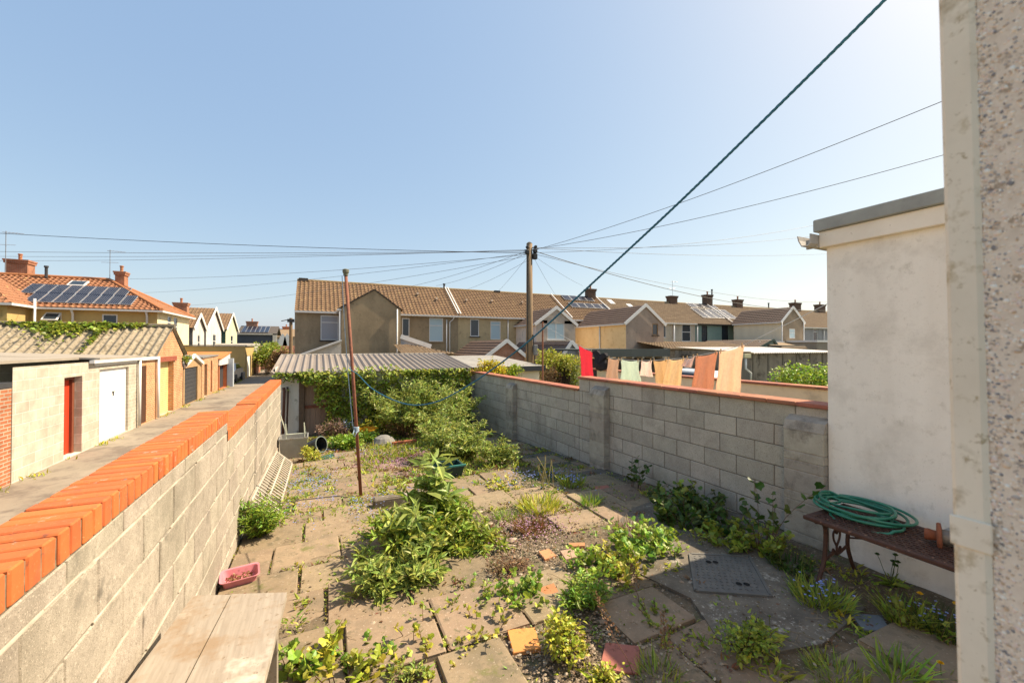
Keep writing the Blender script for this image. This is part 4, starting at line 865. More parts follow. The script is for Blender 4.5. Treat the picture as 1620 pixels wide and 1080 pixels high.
# ============================================================ MIDDLE DISTANCE
M_PURL = mat('purple brown corrugated sheet', (.25, .215, .185), (.185, .155, .13), 1.5, .7, .002, 30, streak=(1, .3, 1), spots=[(3, .55, .7, (.24, .19, .15))])
def shed():
    t = thing('garden_shed', (1.6, 13.5, -.4), 'whitewashed block shed with corrugated brown roof at the end of the garden', 'shed')
    wm = mat('whitewashed block', (.70, .66, .57), (.56, .52, .44), 4, .95, .006, 40, streak=True, spots=[(3, .56, .66, (.30, .27, .21)), (22, .62, .7, (.36, .32, .26))])
    b = MB(); dz = -.42; b.wall((-1.0, 12.5, dz), X, 5.4, 1.72, [(.60, 1.53, .02, 1.6)], .12); b.wall((4.4, 12.5, dz), Y, 3.1, 1.72); b.wall((-1, 15.6, dz), -Y, 3.1, 1.9); b.build('wall', wm, t)
    b = MB(); Vv = Vector((0, 3.35, .40)); b.roof((-1.08, 12.28, 1.335), X, Vv, 5.5, Vv.length, .185, 0, .05, 0, seg=6, round_=False); b.build('roof', M_PURL, t)
    b = MB(); b.tube([(-1.08, 15.65, 1.75), (4.4, 15.65, 1.75)], .03, 6); b.build('roof_edge', mat('pale edge', (.45, .42, .37)), t)
    b = MB(); b.cbox(-.44, -.31, 12.44, 12.52, -.42, 1.2, .005); b.cbox(.52, .60, 12.44, 12.52, -.42, 1.2, .005); b.build('door_frame', mat('rotten wood frame', (.14, .095, .06), (.09, .06, .04), 12, .9), t)
    b = MB()
    for k in range(6): b.cbox(-.31+k*.138, -.177+k*.138, 12.55+random.uniform(0, .01), 12.58, -.40, 1.17, .004)
    d = b.build('door', mat('flaking pink brown door', (.36, .24, .17), (.26, .17, .12), 9, .9, .003, 30, streak=True), t)
    b = MB(); b.box(-.30, .51, 12.53, 12.55, .35, .43); b.build('door_ledge', mat('red brown ledge', (.22, .08, .05)), d)
    # neighbour's flat roofed garage
    t = thing('garage', (5.9, 15, -.4), 'cream walled garage with grey flat felt roof behind the yellow shrub', 'garage')
    b = MB(); b.wall((4.42, 12.95, -.4), X, 2.8, 1.55); b.wall((7.22, 12.95, -.4), Y, 4.2, 1.6); b.wall((4.42, 17.1, -.4), -Y, 4.15, 1.6); b.build('wall', mat('cream peach render', (.85, .74, .56), (.76, .65, .48), 2, .9, .003, 40), t)
    b = MB(); slab(b, 4.42, 7.34, 12.8, 17.3, 1.345, 1.62, .05, 'y'); b.build('roof', mat('pale grey felt', (.30, .285, .26), (.23, .22, .2), 2, .9, .004, 20, spots=[(1.3, .5, .65, (.22, .2, .18))]), t)
    b = MB(); b.box(4.42, 7.35, 12.76, 12.80, 1.17, 1.34); b.box(7.34, 7.38, 12.76, 17.3, 1.2, 1.36); b.build('fascia', M_DARK, t)
shed()
def gable_lean(pts):
    pass
def low_roofs():
    # extension roofs between the garages and the terrace
    t = thing('conservatory', (-.5, 27, BASE), 'white roofed lean-to against the brown end house', 'extension', 'ground floor extensions')
    a = on_y(482, 557, 28); c = on_y(541, 525, 28)
    x0, x1 = on_y(476, 560, 30).x, on_y(540, 560, 30).x; zl = on_y(478, 562, 30).z; zh = on_y(540, 538, 30).z
    b = MB(); b.poly([(x0, 30, BASE), (x1, 30, BASE), (x1, 30, zh), (x0, 30, zl)]); b.wall((x0, 35, BASE), -Y, 5, zl-BASE); b.build('wall', mat('pale boarding', (.5, .47, .42)), t)
    b = MB(); slab(b, x0-.2, x1, 29.7, 35, zl+.02, zh+.04, .12); b.build('roof', mat('white sheet roof', (.62, .6, .56)), t)
    t = thing('extension', (6, 27, BASE), 'lean-to with pantile roof and white verge right of the windowless wing', 'extension', 'ground floor extensions')
    y = 27; p0, p1, p2, p3 = on_y(634, 560, y), on_y(718, 563, y), on_y(636, 545, y), on_y(690, 545, y)
    b = MB(); b.wall((p0.x, y, BASE), X, p1.x-p0.x, p0.z-BASE); b.wall((p1.x, y, BASE), Y, 6, p0.z-BASE); b.build('wall', M_W1, t)
    dz = on_y(660, 545, y+3).z-p0.z; V = Vector((0, 3.2, dz)); w = p1.x-p0.x
    b = MB(); b.roof((p0.x, y-.2, p0.z), X, V, w, V.length, .28, .33, .04, .03, clip=lambda u: (0, V.length*min(1, max(0, (w-u)/2.6)))); 
    b.roof((p1.x, y-.2, p0.z), Y, Vector((-2.6, 0, dz)), 6, math.hypot(2.6, dz), .28, .33, .04, .03, clip=lambda u: (0, math.hypot(2.6, dz)*min(1, u/3.2))); b.build('roof', M_TILEB2, t)
    b = MB(); a = on_y(634, 532, 30.5); e = on_y(682, 548, 30.5); D = e-a; b.obox((a+e)/2, D, Y, D.cross(Y), D.length/2, .05, .16); b.build('verge', WHITE, t)
    b = MB(); b.poly([(a.x, 30.55, BASE), (e.x, 30.55, BASE), (e.x, 30.55, e.z), (a.x, 30.55, a.z)]); b.build('gable', M_WGR, t)
    # red brick gabled extension and its neighbour
    def ext(pl, pr, pk, yk, ye, Yp, depth, fm, sm, rm, lab, bm=WHITE, wallz=None):
        a, c, k = on_y(pl, ye, Yp), on_y(pr, ye, Yp), on_y(pk, yk, Yp)
        t = thing('extension', (a.x, Yp, BASE), lab, 'extension', 'ground floor extensions')
        b = MB(); b.wall((a.x, Yp, BASE), X, c.x-a.x, a.z-BASE, gable=(k.z-BASE, (k.x-a.x)/(c.x-a.x))); b.build('gable_wall', fm, t)
        b = MB(); b.wall((a.x, Yp+depth, BASE), -Y, depth, a.z-BASE); b.build('side_wall', sm, t); b = MB(); b.wall((c.x, Yp, BASE), Y, depth, a.z-BASE); b.build('side_wall', sm, t)
        b = MB()
        for s in (0, 1):
            e = a if s == 0 else c; V = k-e; V.y = 0; Vn = V.normalized(); o = e-Vn*.2
            if s == 0: b.roof((o.x, Yp+depth, o.z+.05), -Y, V, depth+.1, V.length+.2, .3, .33, .03, .04, seg=4)
            else: b.roof((o.x, Yp-.1, o.z+.05), Y, V, depth+.1, V.length+.2, .3, .33, .03, .04, seg=4)
        b.build('roof', rm, t); b = MB()
        for s in (0, 1):
            e = a if s == 0 else c; D = k-e; D.y = 0; q = e-D.normalized()*.25; b.obox(((q+k)/2)+Vector((0, -.14, .02)), D, Y, D.cross(Y), (k-q).length/2+.03, .03+.002*s, .12)
        b.build('bargeboard', bm, t)
        return t
    ext(770, 830, 801, 539, 563, 26, 7, M_RBRICK, M_W2, M_TILED, 'red brick gabled extension with white bargeboards left of the pole')
    ext(893, 916, 903, 541, 556, 24, 8, M_WGR, M_W2, M_TILED, 'small grey extension with white apex beside the arched bush')
    ext(1197, 1232, 1222, 538, 552, 27, 8, M_WG, M_WG, M_TILED, 'low green gabled extension in front of the cream wing', mat('dark green trim', (.05, .08, .07)))
    # dark fascia car port
    a, c = on_y(938, 552, 17), on_y(1060, 553, 17)
    t = thing('car_port', (a.x, 17, BASE), 'open shed with dark grey fascia and flat roof behind the washing line', 'shed')
    zt = a.z; b = MB(); b.box(a.x, c.x, 17, 17.06, zt-.42, zt); b.box(a.x, c.x, 17.06, 23, zt-.12, zt-.02); b.build('roof', mat('dark green grey fascia', (.075, .085, .08), None, 2, .7), t)
    b = MB(); b.box(a.x+.2, c.x-.2, 17.5, 17.6, BASE, zt-.5); b.build('shade_panel', mat('interior shade', (.06, .045, .035)), t)  # dark panel near the front stands for the shade in the opening
    b = MB()
    for k in range(7): x = a.x+.5+k*(c.x-a.x-1)/6; b.box(x-.06, x+.06, 17.02, 17.5, zt-.52, zt-.43)
    b.build('joist', mat('pale joist', (.42, .36, .27)), t)
    # tiled lean-to with stone wall
    y = 24; a, c = on_y(1056, 552, y), on_y(1200, 552, y)
    t = thing('extension', (a.x, y, BASE), 'low brown tiled roof over rough stone wall right of the washing', 'extension', 'ground floor extensions')
    b = MB(); b.wall((a.x, y, BASE), X, c.x-a.x, a.z-BASE); b.build('wall', mat('rough stone', (.40, .31, .22), (.22, .17, .12), 5, .95, .03, 8, spots=[(9, .5, .56, (.12, .09, .07))]), t)
    V = Vector((0, 4.2, on_y(1100, 541, y+4).z-a.z)); b = MB(); b.roof((a.x, y-.3, a.z), X, V, c.x-a.x, V.length, .3, .33, .03, .04, seg=4); b.build('roof', M_TILEB2, t)
    # panelled concrete garage with bright corrugated roof
    y = 14; a, c = on_y(1188, 559, y), on_y(1330, 559, y)
    t = thing('garage', (a.x, y, BASE), 'dark stained concrete garage with bright corrugated roof above the right hedge', 'garage')
    b = MB(); b.wall((a.x, y, BASE), X, c.x-a.x, a.z-BASE); b.wall((a.x, y+5, BASE), -Y, 5, a.z-BASE+.1); b.build('wall', mat('stained concrete panel', (.33, .275, .21), (.20, .165, .125), 1.4, .95, .008, 14, streak=(1, 1, .4), spots=[(1, .5, .62, (.08, .065, .05))]), t)
    b = MB()
    for k in range(7): x = a.x+.1+k*1.25; b.box(x, x+.1, y-.04, y, BASE, a.z-.05)
    b.build('post', mat('concrete post', (.20, .17, .13)), t)
    V = Vector((0, 5.2, on_y(1250, 549.5, y+5).z-a.z)); b = MB(); b.roof((a.x-.1, y-.2, a.z), X, V, c.x-a.x+.2, V.length, .20, 0, .05, 0, seg=6, round_=True); b.build('roof', mat('bright corrugated sheet', (.78, .70, .62), (.62, .55, .47), 2, .6), t)
    pipe(t, [on_y(1180, 567, 13.9), on_y(1180, 583, 13.9), on_y(1188, 590, 13.9), on_y(1188, 604, 13.9)], .05)
    b = MB(); p = on_y(1182, 563, 13.85); b.cbox(p.x-.25, p.x+.25, 13.8, 14.0, p.z-.1, p.z+.1, .01); b.build('gutter_box', mat('cream box', (.6, .56, .36)), t)
    # flat white roofs behind, at far right
    t = thing('extension', (30, 26, BASE), 'white flat roofed extension beside the dark gabled wing', 'extension', 'ground floor extensions')
    a, c = on_y(1292, 538, 25), on_y(1330, 538, 25); b = MB(); b.box(a.x, c.x, 25, 30, BASE, a.z-.2); b.build('wall', M_W3, t); b = MB(); b.box(a.x-.1, c.x, 24.9, 30, a.z-.2, a.z); b.build('roof', WHITE, t)
    a, c = on_y(1238, 541, 25.5), on_y(1276, 541, 25.5); t = thing('extension', (a.x, 25.5, BASE), 'low brown roof with white edge at the foot of the dark gable', 'extension', 'ground floor extensions')
    b = MB(); b.box(a.x, c.x, 25.6, 28, BASE, a.z-.3); b.build('wall', M_W3, t); b = MB(); slab(b, a.x, c.x, 25.4, 28, a.z-.55, a.z, .08, 'y'); b.build('roof', M_TILEB2, t); b = MB(); b.box(a.x, c.x+.2, 27.85, 27.95, a.z, a.z+.12); b.build('flashing', WHITE, t)
low_roofs()
def neighbour_wall():
    t = thing('garden_wall', (9.6, 6, -.4), 'peach rendered low wall with red coping beyond the washing line', 'wall')
    b = MB(); b.box(9.5, 9.72, -1, 12.6, -.4, 1.14); b.build('wall', mat('peach render', (.92, .72, .50), (.82, .62, .41), 2, .9, .003, 40, spots=[(1.5, .55, .68, (.66, .5, .34))]), t)
    b = MB(); y = -1.
    while y < 12.6: b.cbox(9.44, 9.78, y+.003, y+.6, 1.142, 1.195, .008); y += .605
    b.build('coping_tile', M_TERRA, t)
neighbour_wall()
# ------------------------------------------------------------ telegraph pole, wires
WOOD = mat('weathered pole wood', (.30, .21, .125), (.17, .115, .07), 14, .9, .006, 50, streak=(3, 3, .12))
def poles():
    bp = on_z(838, 560, LZ); x, y = 9.35, 17.75; top = 7.03
    t = thing('telegraph_pole', (x, y, LZ), 'tall weathered wooden telegraph pole carrying the fan of wires', 'pole')
    b = MB(); b.tube([(x-.04, y, LZ), (x, y, 3), (x, y, top)], [.18, .165, .145], 14); b.build('post', WOOD, t, smooth=True)
    b = MB(); b.lathe((x, y, top), [(.145, 0), (.15, .02), (.06, .09), (0, .1)], 12); b.build('cap', mat('pole cap', (.12, .1, .07)), t)
    m = mat('black fitting', (.03, .03, .032), None, 4, .5)
    for k, (dx, dz, s) in enumerate(((.24, -.35, .11), (.22, -.62, .14), (-.20, -.45, .10), (.26, -.15, .07), (-.2, -.2, .06))):
        b = MB(); b.cbox(x+dx-s*.8, x+dx+s*.8, y-.25, y-.05, top+dz-s, top+dz+s, .03); b.build('junction_box', m, t)
    b = MB()
    for k in range(6): a = k*1.05; b.tube([(x+.17*math.cos(a), y+.17*math.sin(a), top-.5+.06*k), (x+.27*math.cos(a), y+.27*math.sin(a), top-.5+.06*k)], .02, 6)
    b.tube([(x-.16, y-.1, top-.6), (x-.17, y-.12, 3.2), (x-.15, y-.12, LZ+1)], .02, 5); b.tube([(x+.12, y-.14, 2.6), (x+.2, y-.18, 1.6), (x+.19, y-.18, .3)], .03, 5); b.build('cable_clip', m, t)
    b = MB(); b.cbox(x+.13, x+.33, y-.25, y-.1, 1.6, 2.1, .02); b.build('meter_box', mat('grey box', (.2, .2, .2)), t)
    P = Vector((x, y, top-.42)); cab = mat('black cable', (.035, .035, .04), None, 4, .6); cabg = mat('grey cable', (.14, .15, .17), None, 4, .6)
    W = [  # pixel and distance of the far end, sag, radius, label
        (-60, 365.5, 21, .15, .016, 'highest wire, running to the left edge of the view'), (-60, 397, 30, .12, .015, 'second wire to the left edge, above the antenna'), (-60, 405, 32, .15, .013, 'middle of three wires passing left above the chimneys'), (-60, 412, 34, .2, .013, 'lowest wire passing left just above the chimneys'),
        (205, 441, 40, .3, .013, 'wire running to the ochre house chimney'), (228, 463, 46, .3, .012, 'wire sloping left to the white gables'), (285, 484, 50, .4, .012, 'lowest long wire sloping left to the far houses'),
        (600, 462, 34, .25, .012, 'wire to the roof above the windowless wing'), (690, 452, 36, .2, .012, 'wire to the ridge between the brown houses'), (735, 459, 36, .15, .011, 'short steep wire to the roof left of the pole'), (782, 466, 36, .15, .011, 'steepest wire just left of the pole'),
        (1560, 132, 9, .25, .012, 'upper wire rising right across the open sky'), (1560, 226, 12, .3, .013, 'second wire rising right across the open sky'),
        (1340, 345, 30, .5, .012, 'faint upper wire to the white gutter'), (1340, 366, 30, .4, .012, 'faint lower wire to the white gutter'), (1340, 400, 32, .3, .012, 'level wire to the right behind the outbuilding'),
        (1345, 489, 42, 1.1, .022, 'thick black cable sagging right over the terrace roofs'), (1345, 476, 44, .9, .013, 'thin wire just above the thick sagging cable'), (922, 452, 38, .1, .011, 'wire down to the chimney right of the pole'), (880, 468, 38, .1, .010, 'short wire down to the roof right of the pole')]
    for k, (px, py, dist, sag, r, lab) in enumerate(W):
        d = ray(px, py); e = Vector((0, 0, EYE))+d*dist; pts = []; o = Vector((random.uniform(-.2, .22), -.12, random.uniform(-.25, .22)))
        for i in range(25): s = i/24; q = (P+o).lerp(e, s); q.z -= sag*4*s*(1-s); pts.append(q)
        b = MB(); b.tube(pts, r*.8, 4, False); w = b.build('overhead_wire', cab if r > .015 else cabg, origin=P+o); tag(w, lab, 'wire', 'wires from the telegraph pole')
    p = on_y(460, 556, 44); zt = on_y(460, 503, 44).z
    t = thing('telegraph_pole', (p.x, 44, LZ), 'small distant wooden pole by the lane hedge', 'pole'); b = MB(); b.tube([(p.x, 44, LZ), (p.x, 44, zt)], .17, 8, r2=.14); b.build('post', WOOD, t); b = MB(); b.box(p.x-.3, p.x+.3, 43.8, 44, zt-.4, zt-.1); b.tube([(p.x, 44, zt-.1), (p.x-.8, 44, zt-.3)], .04, 5); b.build('bracket', M_DARK, t)
poles()
# ------------------------------------------------------------ neighbour's washing line
def washing():
    x = 6.0; y0, y1 = 10.5, 2.44
    yz = [(10.5, on_x(860, 512, 0.001+0) .z if False else 2.65)]
    key = [(859, 514), (897, 535), (915, 545.5), (937, 556), (960, 565.5), (980, 568), (1011, 570), (1032, 570), (1056, 568), (1084, 566.5), (1100, 563), (1136, 556), (1178, 545), (1240, 515), (1330, 470)]
    L_ = [on_x(px, py, x) for (px, py) in key]
    b = MB(); b.tube(L_, .005, 5); o = b.build('washing_line', mat('white line', (.75, .72, .66)), origin=L_[0]); tag(o, 'thin white washing line holding the towels next door', 'washing line')
    b = MB(); p = L_[0]; b.tube([(x, p.y+.02, -.35), (x, p.y+.02, p.z+.1)], .025, 8); o = b.build('line_post', mat('rusty thin post', (.28, .12, .06), (.2, .08, .05), 9, .8), origin=(x, p.y, -.35)); tag(o, 'thin rusty post beside the round green bush', 'post')
    def line_z(y):
        for a, c in zip(L_, L_[1:]):
            if c.y <= y <= a.y: return c.z+(a.z-c.z)*(y-c.y)/(a.y-c.y)
        return L_[-1].z
    towels = [  # px0, px1, bottom y at px0 and px1, colour, label
        ('towel', 915, 937, 600, 600, (.80, .13, .17), 'bright red towel at the far left of the washing line'),
        ('towel', 962, 980, 600, 602, (.74, .56, .42), 'plain tan towel next to the black garment'),
        ('towel', 981.5, 1011, 604, 606, (.72, .78, .68), 'pale green towel in the middle of the washing line'),
        ('towel', 1014, 1031, 594, 596, (.93, .80, .72), 'short pale pink cloth between green and tan towels'),
        ('towel', 1033, 1055, 606, 608, (.78, .60, .38), 'tan orange towel overlapping the mustard one'),
        ('towel', 1056, 1083, 608, 611, (.93, .74, .48), 'light mustard orange towel right of centre'),
        ('towel', 1085, 1099, 579, 581, (.93, .74, .64), 'small peach flannel, shortest thing on the line'),
        ('towel', 1101, 1135, 616, 618, (.76, .46, .31), 'burnt orange bath towel second from the right end'),
        ('towel', 1138, 1177, 619, 626, (.95, .74, .57), 'large pale peach bath towel at the right end')]
    for k, (nm, a, c, ya, yc, col, lab) in enumerate(towels):
        pa, pc = on_x(a, 560, x), on_x(c, 560, x); za, zc = on_x(a, ya, x).z, on_x(c, yc, x).z; nu, nv = 22, 18; b = MB(); ph = random.uniform(0, 6); vv = []
        for s in (0, 1):
            for j in range(nv+1):
                for i in range(nu+1):
                    u, v = i/nu, j/nv; y = pa.y+(pc.y-pa.y)*u; sg = .03*math.sin(math.pi*u)*(1-v)
                    zt = line_z(y)-sg; z = zt+((za+(zc-za)*u)-zt)*v
                    pinch = 1-.16*math.sin(math.pi*min(1, v*1.2))*.7; yy = pa.y+(pc.y-pa.y)*(.5+(u-.5)*(pinch if v > 0 else 1))+v*(.05 if a > 1095 else 0)
                    dx = .03*v**.7*math.sin(ph+u*8.5+v*1.5)+.014*math.sin(ph*2+u*21)*(.25+v)+(.006*math.sin(u*40)*(1-v))
                    b.v.append((x+dx+(.003 if s else -.003)+.12*v*math.sin(ph), yy, z))
        n1 = (nu+1)*(nv+1)
        for s in (0, 1):
            for j in range(nv):
                for i in range(nu): q = s*n1+j*(nu+1)+i; b.face((q, q+1, q+nu+2, q+nu+1) if s else (q+nu+1, q+nu+2, q+1, q))
        for i in range(nu):
            for j in (0, nv): q = j*(nu+1)+i; b.face((q, q+1, n1+q+1, n1+q))
        for j in range(nv):
            for i in (0, nu): q = j*(nu+1)+i; b.face((q, q+nu+1, n1+q+nu+1, n1+q))
        m = mat('cloth %d' % k, col, tuple(v*.86 for v in col), 26, .95, .003, 160, translucent=.5)
        t = thing(nm, (x, (pa.y+pc.y)/2, min(za, zc)), lab, 'towel', 'towels on the washing line'); b.build('cloth', m, t, smooth=True)
        h = MB()
        for e in (0, nv):
            pass
        for s in (-1, 1): yy = (pa.y+pc.y)/2+s*((pa.y-pc.y)/2-.03); h.cbox(x-.012, x+.012, yy-.006, yy+.006, line_z(yy)-.04, line_z(yy)+.035, .003)
        h.build('clothes_peg', mat('wooden peg', (.55, .36, .18)), t)
    # black garment
    b = MB(); pts = []; ph = 1
    A_ = on_x(941, 556, x); C_ = on_x(958, 562, x)
    outline = [(938, 556), (944, 560), (942, 572), (944, 583), (950, 587), (958, 584), (959, 574), (957, 566), (962, 563), (958, 558), (950, 560), (945, 554)]
    c2 = [on_x(px, py, x) for px, py in outline]; n = len(c2)
    i0 = len(b.v); b.v += [(x-.03+.02*math.sin(k*2), p.y, p.z) for k, p in enumerate(c2)]+[(x+.03+.02*math.sin(k*3), p.y, p.z) for k, p in enumerate(c2)]
    b.v.append((x-.08, (A_.y+C_.y)/2, c2[3].z+.1)); b.v.append((x+.08, (A_.y+C_.y)/2, c2[3].z+.1))
    for k in range(n): b.face((i0+k, i0+(k+1) % n, i0+2*n)); b.face((i0+n+(k+1) % n, i0+n+k, i0+2*n+1)); b.face((i0+k, i0+n+k, i0+n+(k+1) % n, i0+(k+1) % n))
    o = b.build('garment', mat('black cloth', (.02, .018, .022), None, 6, .9), origin=(x, A_.y, c2[4].z)); tag(o, 'crumpled black garment hanging between red and tan towels', 'garment')
washing()
def cars():
    def car(name, loc, rot, col, lab):
        t = thing(name, (0, 0, 0), lab, 'car'); b = MB()
        prof = [(-2.1, .35), (-2.12, .75), (-1.9, .98), (-1.2, 1.02), (-.75, 1.40), (.6, 1.45), (1.25, 1.0), (1.95, .85), (2.12, .65), (2.1, .3)]
        i = len(b.v); n = len(prof)
        for yv, ins in ((-.85, 0), (-.80, 1), (.80, 1), (.85, 0)):
            for (px, pz) in prof:
                w = (abs(yv)-(.14 if pz > 1.2 else 0))*(1 if yv > 0 else -1); b.v.append((px, w, pz))
        for r in range(3):
            for k in range(n): q = i+r*n; b.face((q+k, q+(k+1) % n, q+n+(k+1) % n, q+n+k))
        b.face([i+k for k in reversed(range(n))]); b.face([i+3*n+k for k in range(n)]); b.build('body', mat(name+' paint '+lab[:6], col, None, 2, .3, spec=.5), t, smooth=False)
        for s in (-1, 1):
            g = MB(); g.poly([(-1.1, s*.86, 1.03), (-.7, s*.745, 1.34), (.55, s*.745, 1.38), (1.1, s*.86, 1.03)]); g.build('side_window', GLASS, t)
            for xx in (-1.35, 1.3):
                w = MB(); w.lathe((xx, s*.84-.1, .32), [(0, 0), (.2, 0), (.32, .02), (.32, .18), (.2, .2), (0, .2)], 16, 'y'); w.build('wheel', M_DARK, t)
            w = MB(); w.cbox(2.0, 2.13, s*.62-.15, s*.62+.15, .62, .75, .02); w.build('headlight', WHITE, t)
        g = MB(); g.poly([(.66, -.66, 1.40), (1.27, -.74, 1.03), (1.27, .74, 1.03), (.66, .66, 1.40)]); g.build('windscreen', GLASS, t)
        t.location = loc; t.rotation_euler = (0, 0, rot)
    car('parked_car', (-6.35, 37.9, LZ), R_(-90), (.6, .58, .55), 'pale silver car nosing out from behind the garages by the lane')
    p = on_y(1086, 592, 12); car('parked_car', (13.6, 11.9, -.34), R_(100), (.45, .50, .56), 'light blue grey car glimpsed between the towels')
cars()
# ============================================================ THINGS IN THE GARDEN
RUST = mat('rusty iron', (.27, .10, .055), (.15, .058, .038), 22, .75, .002, 90, spots=[(14, .6, .7, (.10, .06, .045))])
ROPE = mat('blue green rope', (.035, .17, .26), (.02, .10, .16), 60, .7)
GALV = mat('galvanised metal', (.36, .36, .34), (.27, .265, .25), 5, .5, .002, 30, metal=.4, spots=[(9, .6, .7, (.25, .15, .08))])
WOODP = mat('bleached plank', (.36, .31, .245), (.26, .215, .165), 7, .8, .003, 60, streak=(9, .7, 1), spots=[(3.2, .52, .66, (.27, .195, .125)), (2.2, .56, .66, (.50, .45, .37)), (26, .60, .68, (.20, .15, .10))])
def garden_things():
    # clothes pole with its rope
    B_ = Vector((.58, 6.30, gz(.58, 6.3)-.05)); T_ = on_y(547, 434, 6.45)
    t = thing('clothes_pole', B_, 'tall rusty leaning steel clothes pole standing in the paving', 'clothes pole')
    b = MB(); b.tube([B_, B_.lerp(T_, .5)+Vector((.004, 0, 0)), T_], .023, 14); b.build('post', RUST, t, smooth=True)
    b = MB(); b.lathe(T_-Z*.02, [(.032, 0), (.034, .03), (.045, .05), (.045, .09), (.02, .1), (0, .1)], 12); b.build('pulley_cap', mat('mossy cap', (.12, .13, .08), (.2, .19, .14), 30, .9), t)
    tie = B_.lerp(T_, .31)
    R0 = B_.lerp(T_, .585)+Vector((-.02, -.03, 0)); A = Vector((1.5, .62, EYE+1.01)); key = [(0, R0.z), (.09, 1.70), (.2036, 1.55), (.369, 1.484), (.48, 1.56), (.582, 1.75), (.70, 2.05), (.799, 2.365), (.9, 2.70), (1, 3.06), (1.13, 3.55), (1.3, 4.25)]
    pts = []
    import bisect
    ks = [k[0] for k in key]
    def hz(s):
        i = min(max(bisect.bisect(ks, s)-1, 0), len(key)-2); p = [key[max(i-1, 0)], key[i], key[i+1], key[min(i+2, len(key)-1)]]
        u = (s-p[1][0])/(p[2][0]-p[1][0]); h_ = p[2][0]-p[1][0]
        m1 = (p[2][1]-p[0][1])/max(1e-6, p[2][0]-p[0][0])*h_; m2 = (p[3][1]-p[1][1])/max(1e-6, p[3][0]-p[1][0])*h_
        return (2*u**3-3*u*u+1)*p[1][1]+(u**3-2*u*u+u)*m1+(-2*u**3+3*u*u)*p[2][1]+(u**3-u*u)*m2
    for i in range(131):
        s = 1.3*i/130; pts.append(Vector((.35+1.15*s, 6.15-5.53*s, hz(s))))
    pts[0] = R0
    for i in range(1, 6): pts[i] = pts[i].lerp(R0+(pts[6]-R0)*i/6, .6)
    b = MB()      # three twisted strands
    dense = []
    for i in range(len(pts)-1):
        for k in range(10): dense.append(pts[i].lerp(pts[i+1], k/10))
    for s_ in range(3):
        q = []; L_ = 0
        for i, p in enumerate(dense):
            if i: L_ += (p-dense[i-1]).length
            a = L_*95+s_*2.094; q.append(p+Vector((.8*math.cos(a), .4*math.cos(a), math.sin(a)))*.0028)
        b.tube(q, .0034, 5, False)
    o = b.build('rope', ROPE, origin=R0, smooth=True); tag(o, 'slack blue rope swooping from upper right down to the rusty clothes pole', 'rope')
    b = MB(); a = T_-Z*.03+Vector((-.05, 0, 0)); pl = [a.lerp(tie+Vector((-.04, -.01, 0)), k/30)+Vector((-.016*math.sin(k/30*3.1), 0, 0)) for k in range(31)]; b.tube(pl, .006, 6)
    for k in range(5):
        c = tie+Z*(k*.016-.03); b.tube([c+Vector((.032*math.cos(j*.785), .032*math.sin(j*.785), .004*math.sin(j+k))) for j in range(9)], .008, 6)
    b.tube([tie+Vector((-.03, -.03, 0)), tie+Vector((-.05, -.05, -.05)), tie+Vector((-.02, -.045, -.09)), tie+Vector((.01, -.03, -.02))], .006, 6)
    o = b.build('cord', mat('pale blue cord', (.42, .52, .58), (.22, .32, .40), 30, .7), origin=tie, smooth=True); tag(o, 'pale cord running down the clothes pole and knotted round it', 'cord')
    # wooden plank table at lower left
    zt = .70; c1, c2 = on_z(305, 941, zt), on_z(455, 936, zt); cs = on_z(366, 939, zt); n1, n2 = on_z(200, 1080, zt), on_z(418, 1080, zt); ns = on_z(293, 1080, zt)
    t = thing('plank_table', (c1+c2)/2-Z*(zt-.08), 'low table of two wide bleached wooden planks against the left wall', 'table')
    for k, (a, e, f, g) in enumerate(((c1, cs, ns, n1), (cs, c2, n2, ns))):
        b = MB(); D1 = (g-a).normalized(); D2 = (f-e).normalized(); L_ = 1.5; g_ = .003
        s = (e-a).normalized()*g_; P4 = [a+s, e-s, e-s+D2*L_, a+s+D1*L_]; th = Z*.036; dz = Z*(.002*k); ch = .004
        ctr = sum(P4, Vector())/4; top = [p+(ctr-p).normalized()*ch+dz for p in P4]; mid = [p-Z*ch+dz for p in P4]; bot = [p-th for p in P4]
        i = len(b.v); b.v += [tuple(p) for p in top+mid+bot]; b.face((i+3, i+2, i+1, i))
        for j in range(4): q = (j+1) % 4; b.face((i+j, i+q, i+4+q, i+4+j)); b.face((i+4+j, i+4+q, i+8+q, i+8+j))
        b.face((i+8, i+9, i+10, i+11)); b.build('plank', WOODP, t)
    for (p, dx) in ((c1.lerp(c2, .12)+Vector((0, -.14, 0)), 0), (c1.lerp(c2, .86)+Vector((0, -.16, 0)), 0), (c1.lerp(c2, .10)+Vector((0, -1.2, 0)), 0), (c1.lerp(c2, .9)+Vector((0, -1.2, 0)), 0)):
        b = MB(); b.cbox(p.x-.03, p.x+.03, p.y-.03, p.y+.03, .06, zt-.038, .003); b.build('leg', WOODP, t)
    # pink tray
    t0 = on_g(372, 926); b = MB(); cx, cy, z0 = t0.x+.035, t0.y, gz(t0.x, t0.y)+.03
    o1 = [(-.17, -.13), (.17, -.13), (.17, .13), (-.17, .13)]
    def rr(w, h, r, z, n=5):
        out = []
        for (sx, sy, a0) in ((1, -1, -90), (1, 1, 0), (-1, 1, 90), (-1, -1, 180)):
            for k in range(n+1): a = R_(a0+90*k/n); out.append(Vector((sx*(w-r)+r*math.cos(a), sy*(h-r)+r*math.sin(a), z)))
        return out
    lv = [rr(.135, .10, .04, 0), rr(.155, .12, .045, .085), rr(.172, .137, .05, .09), rr(.172, .137, .05, .083), rr(.152, .117, .045, .08), rr(.13, .095, .04, .008)]
    from mathutils import Matrix
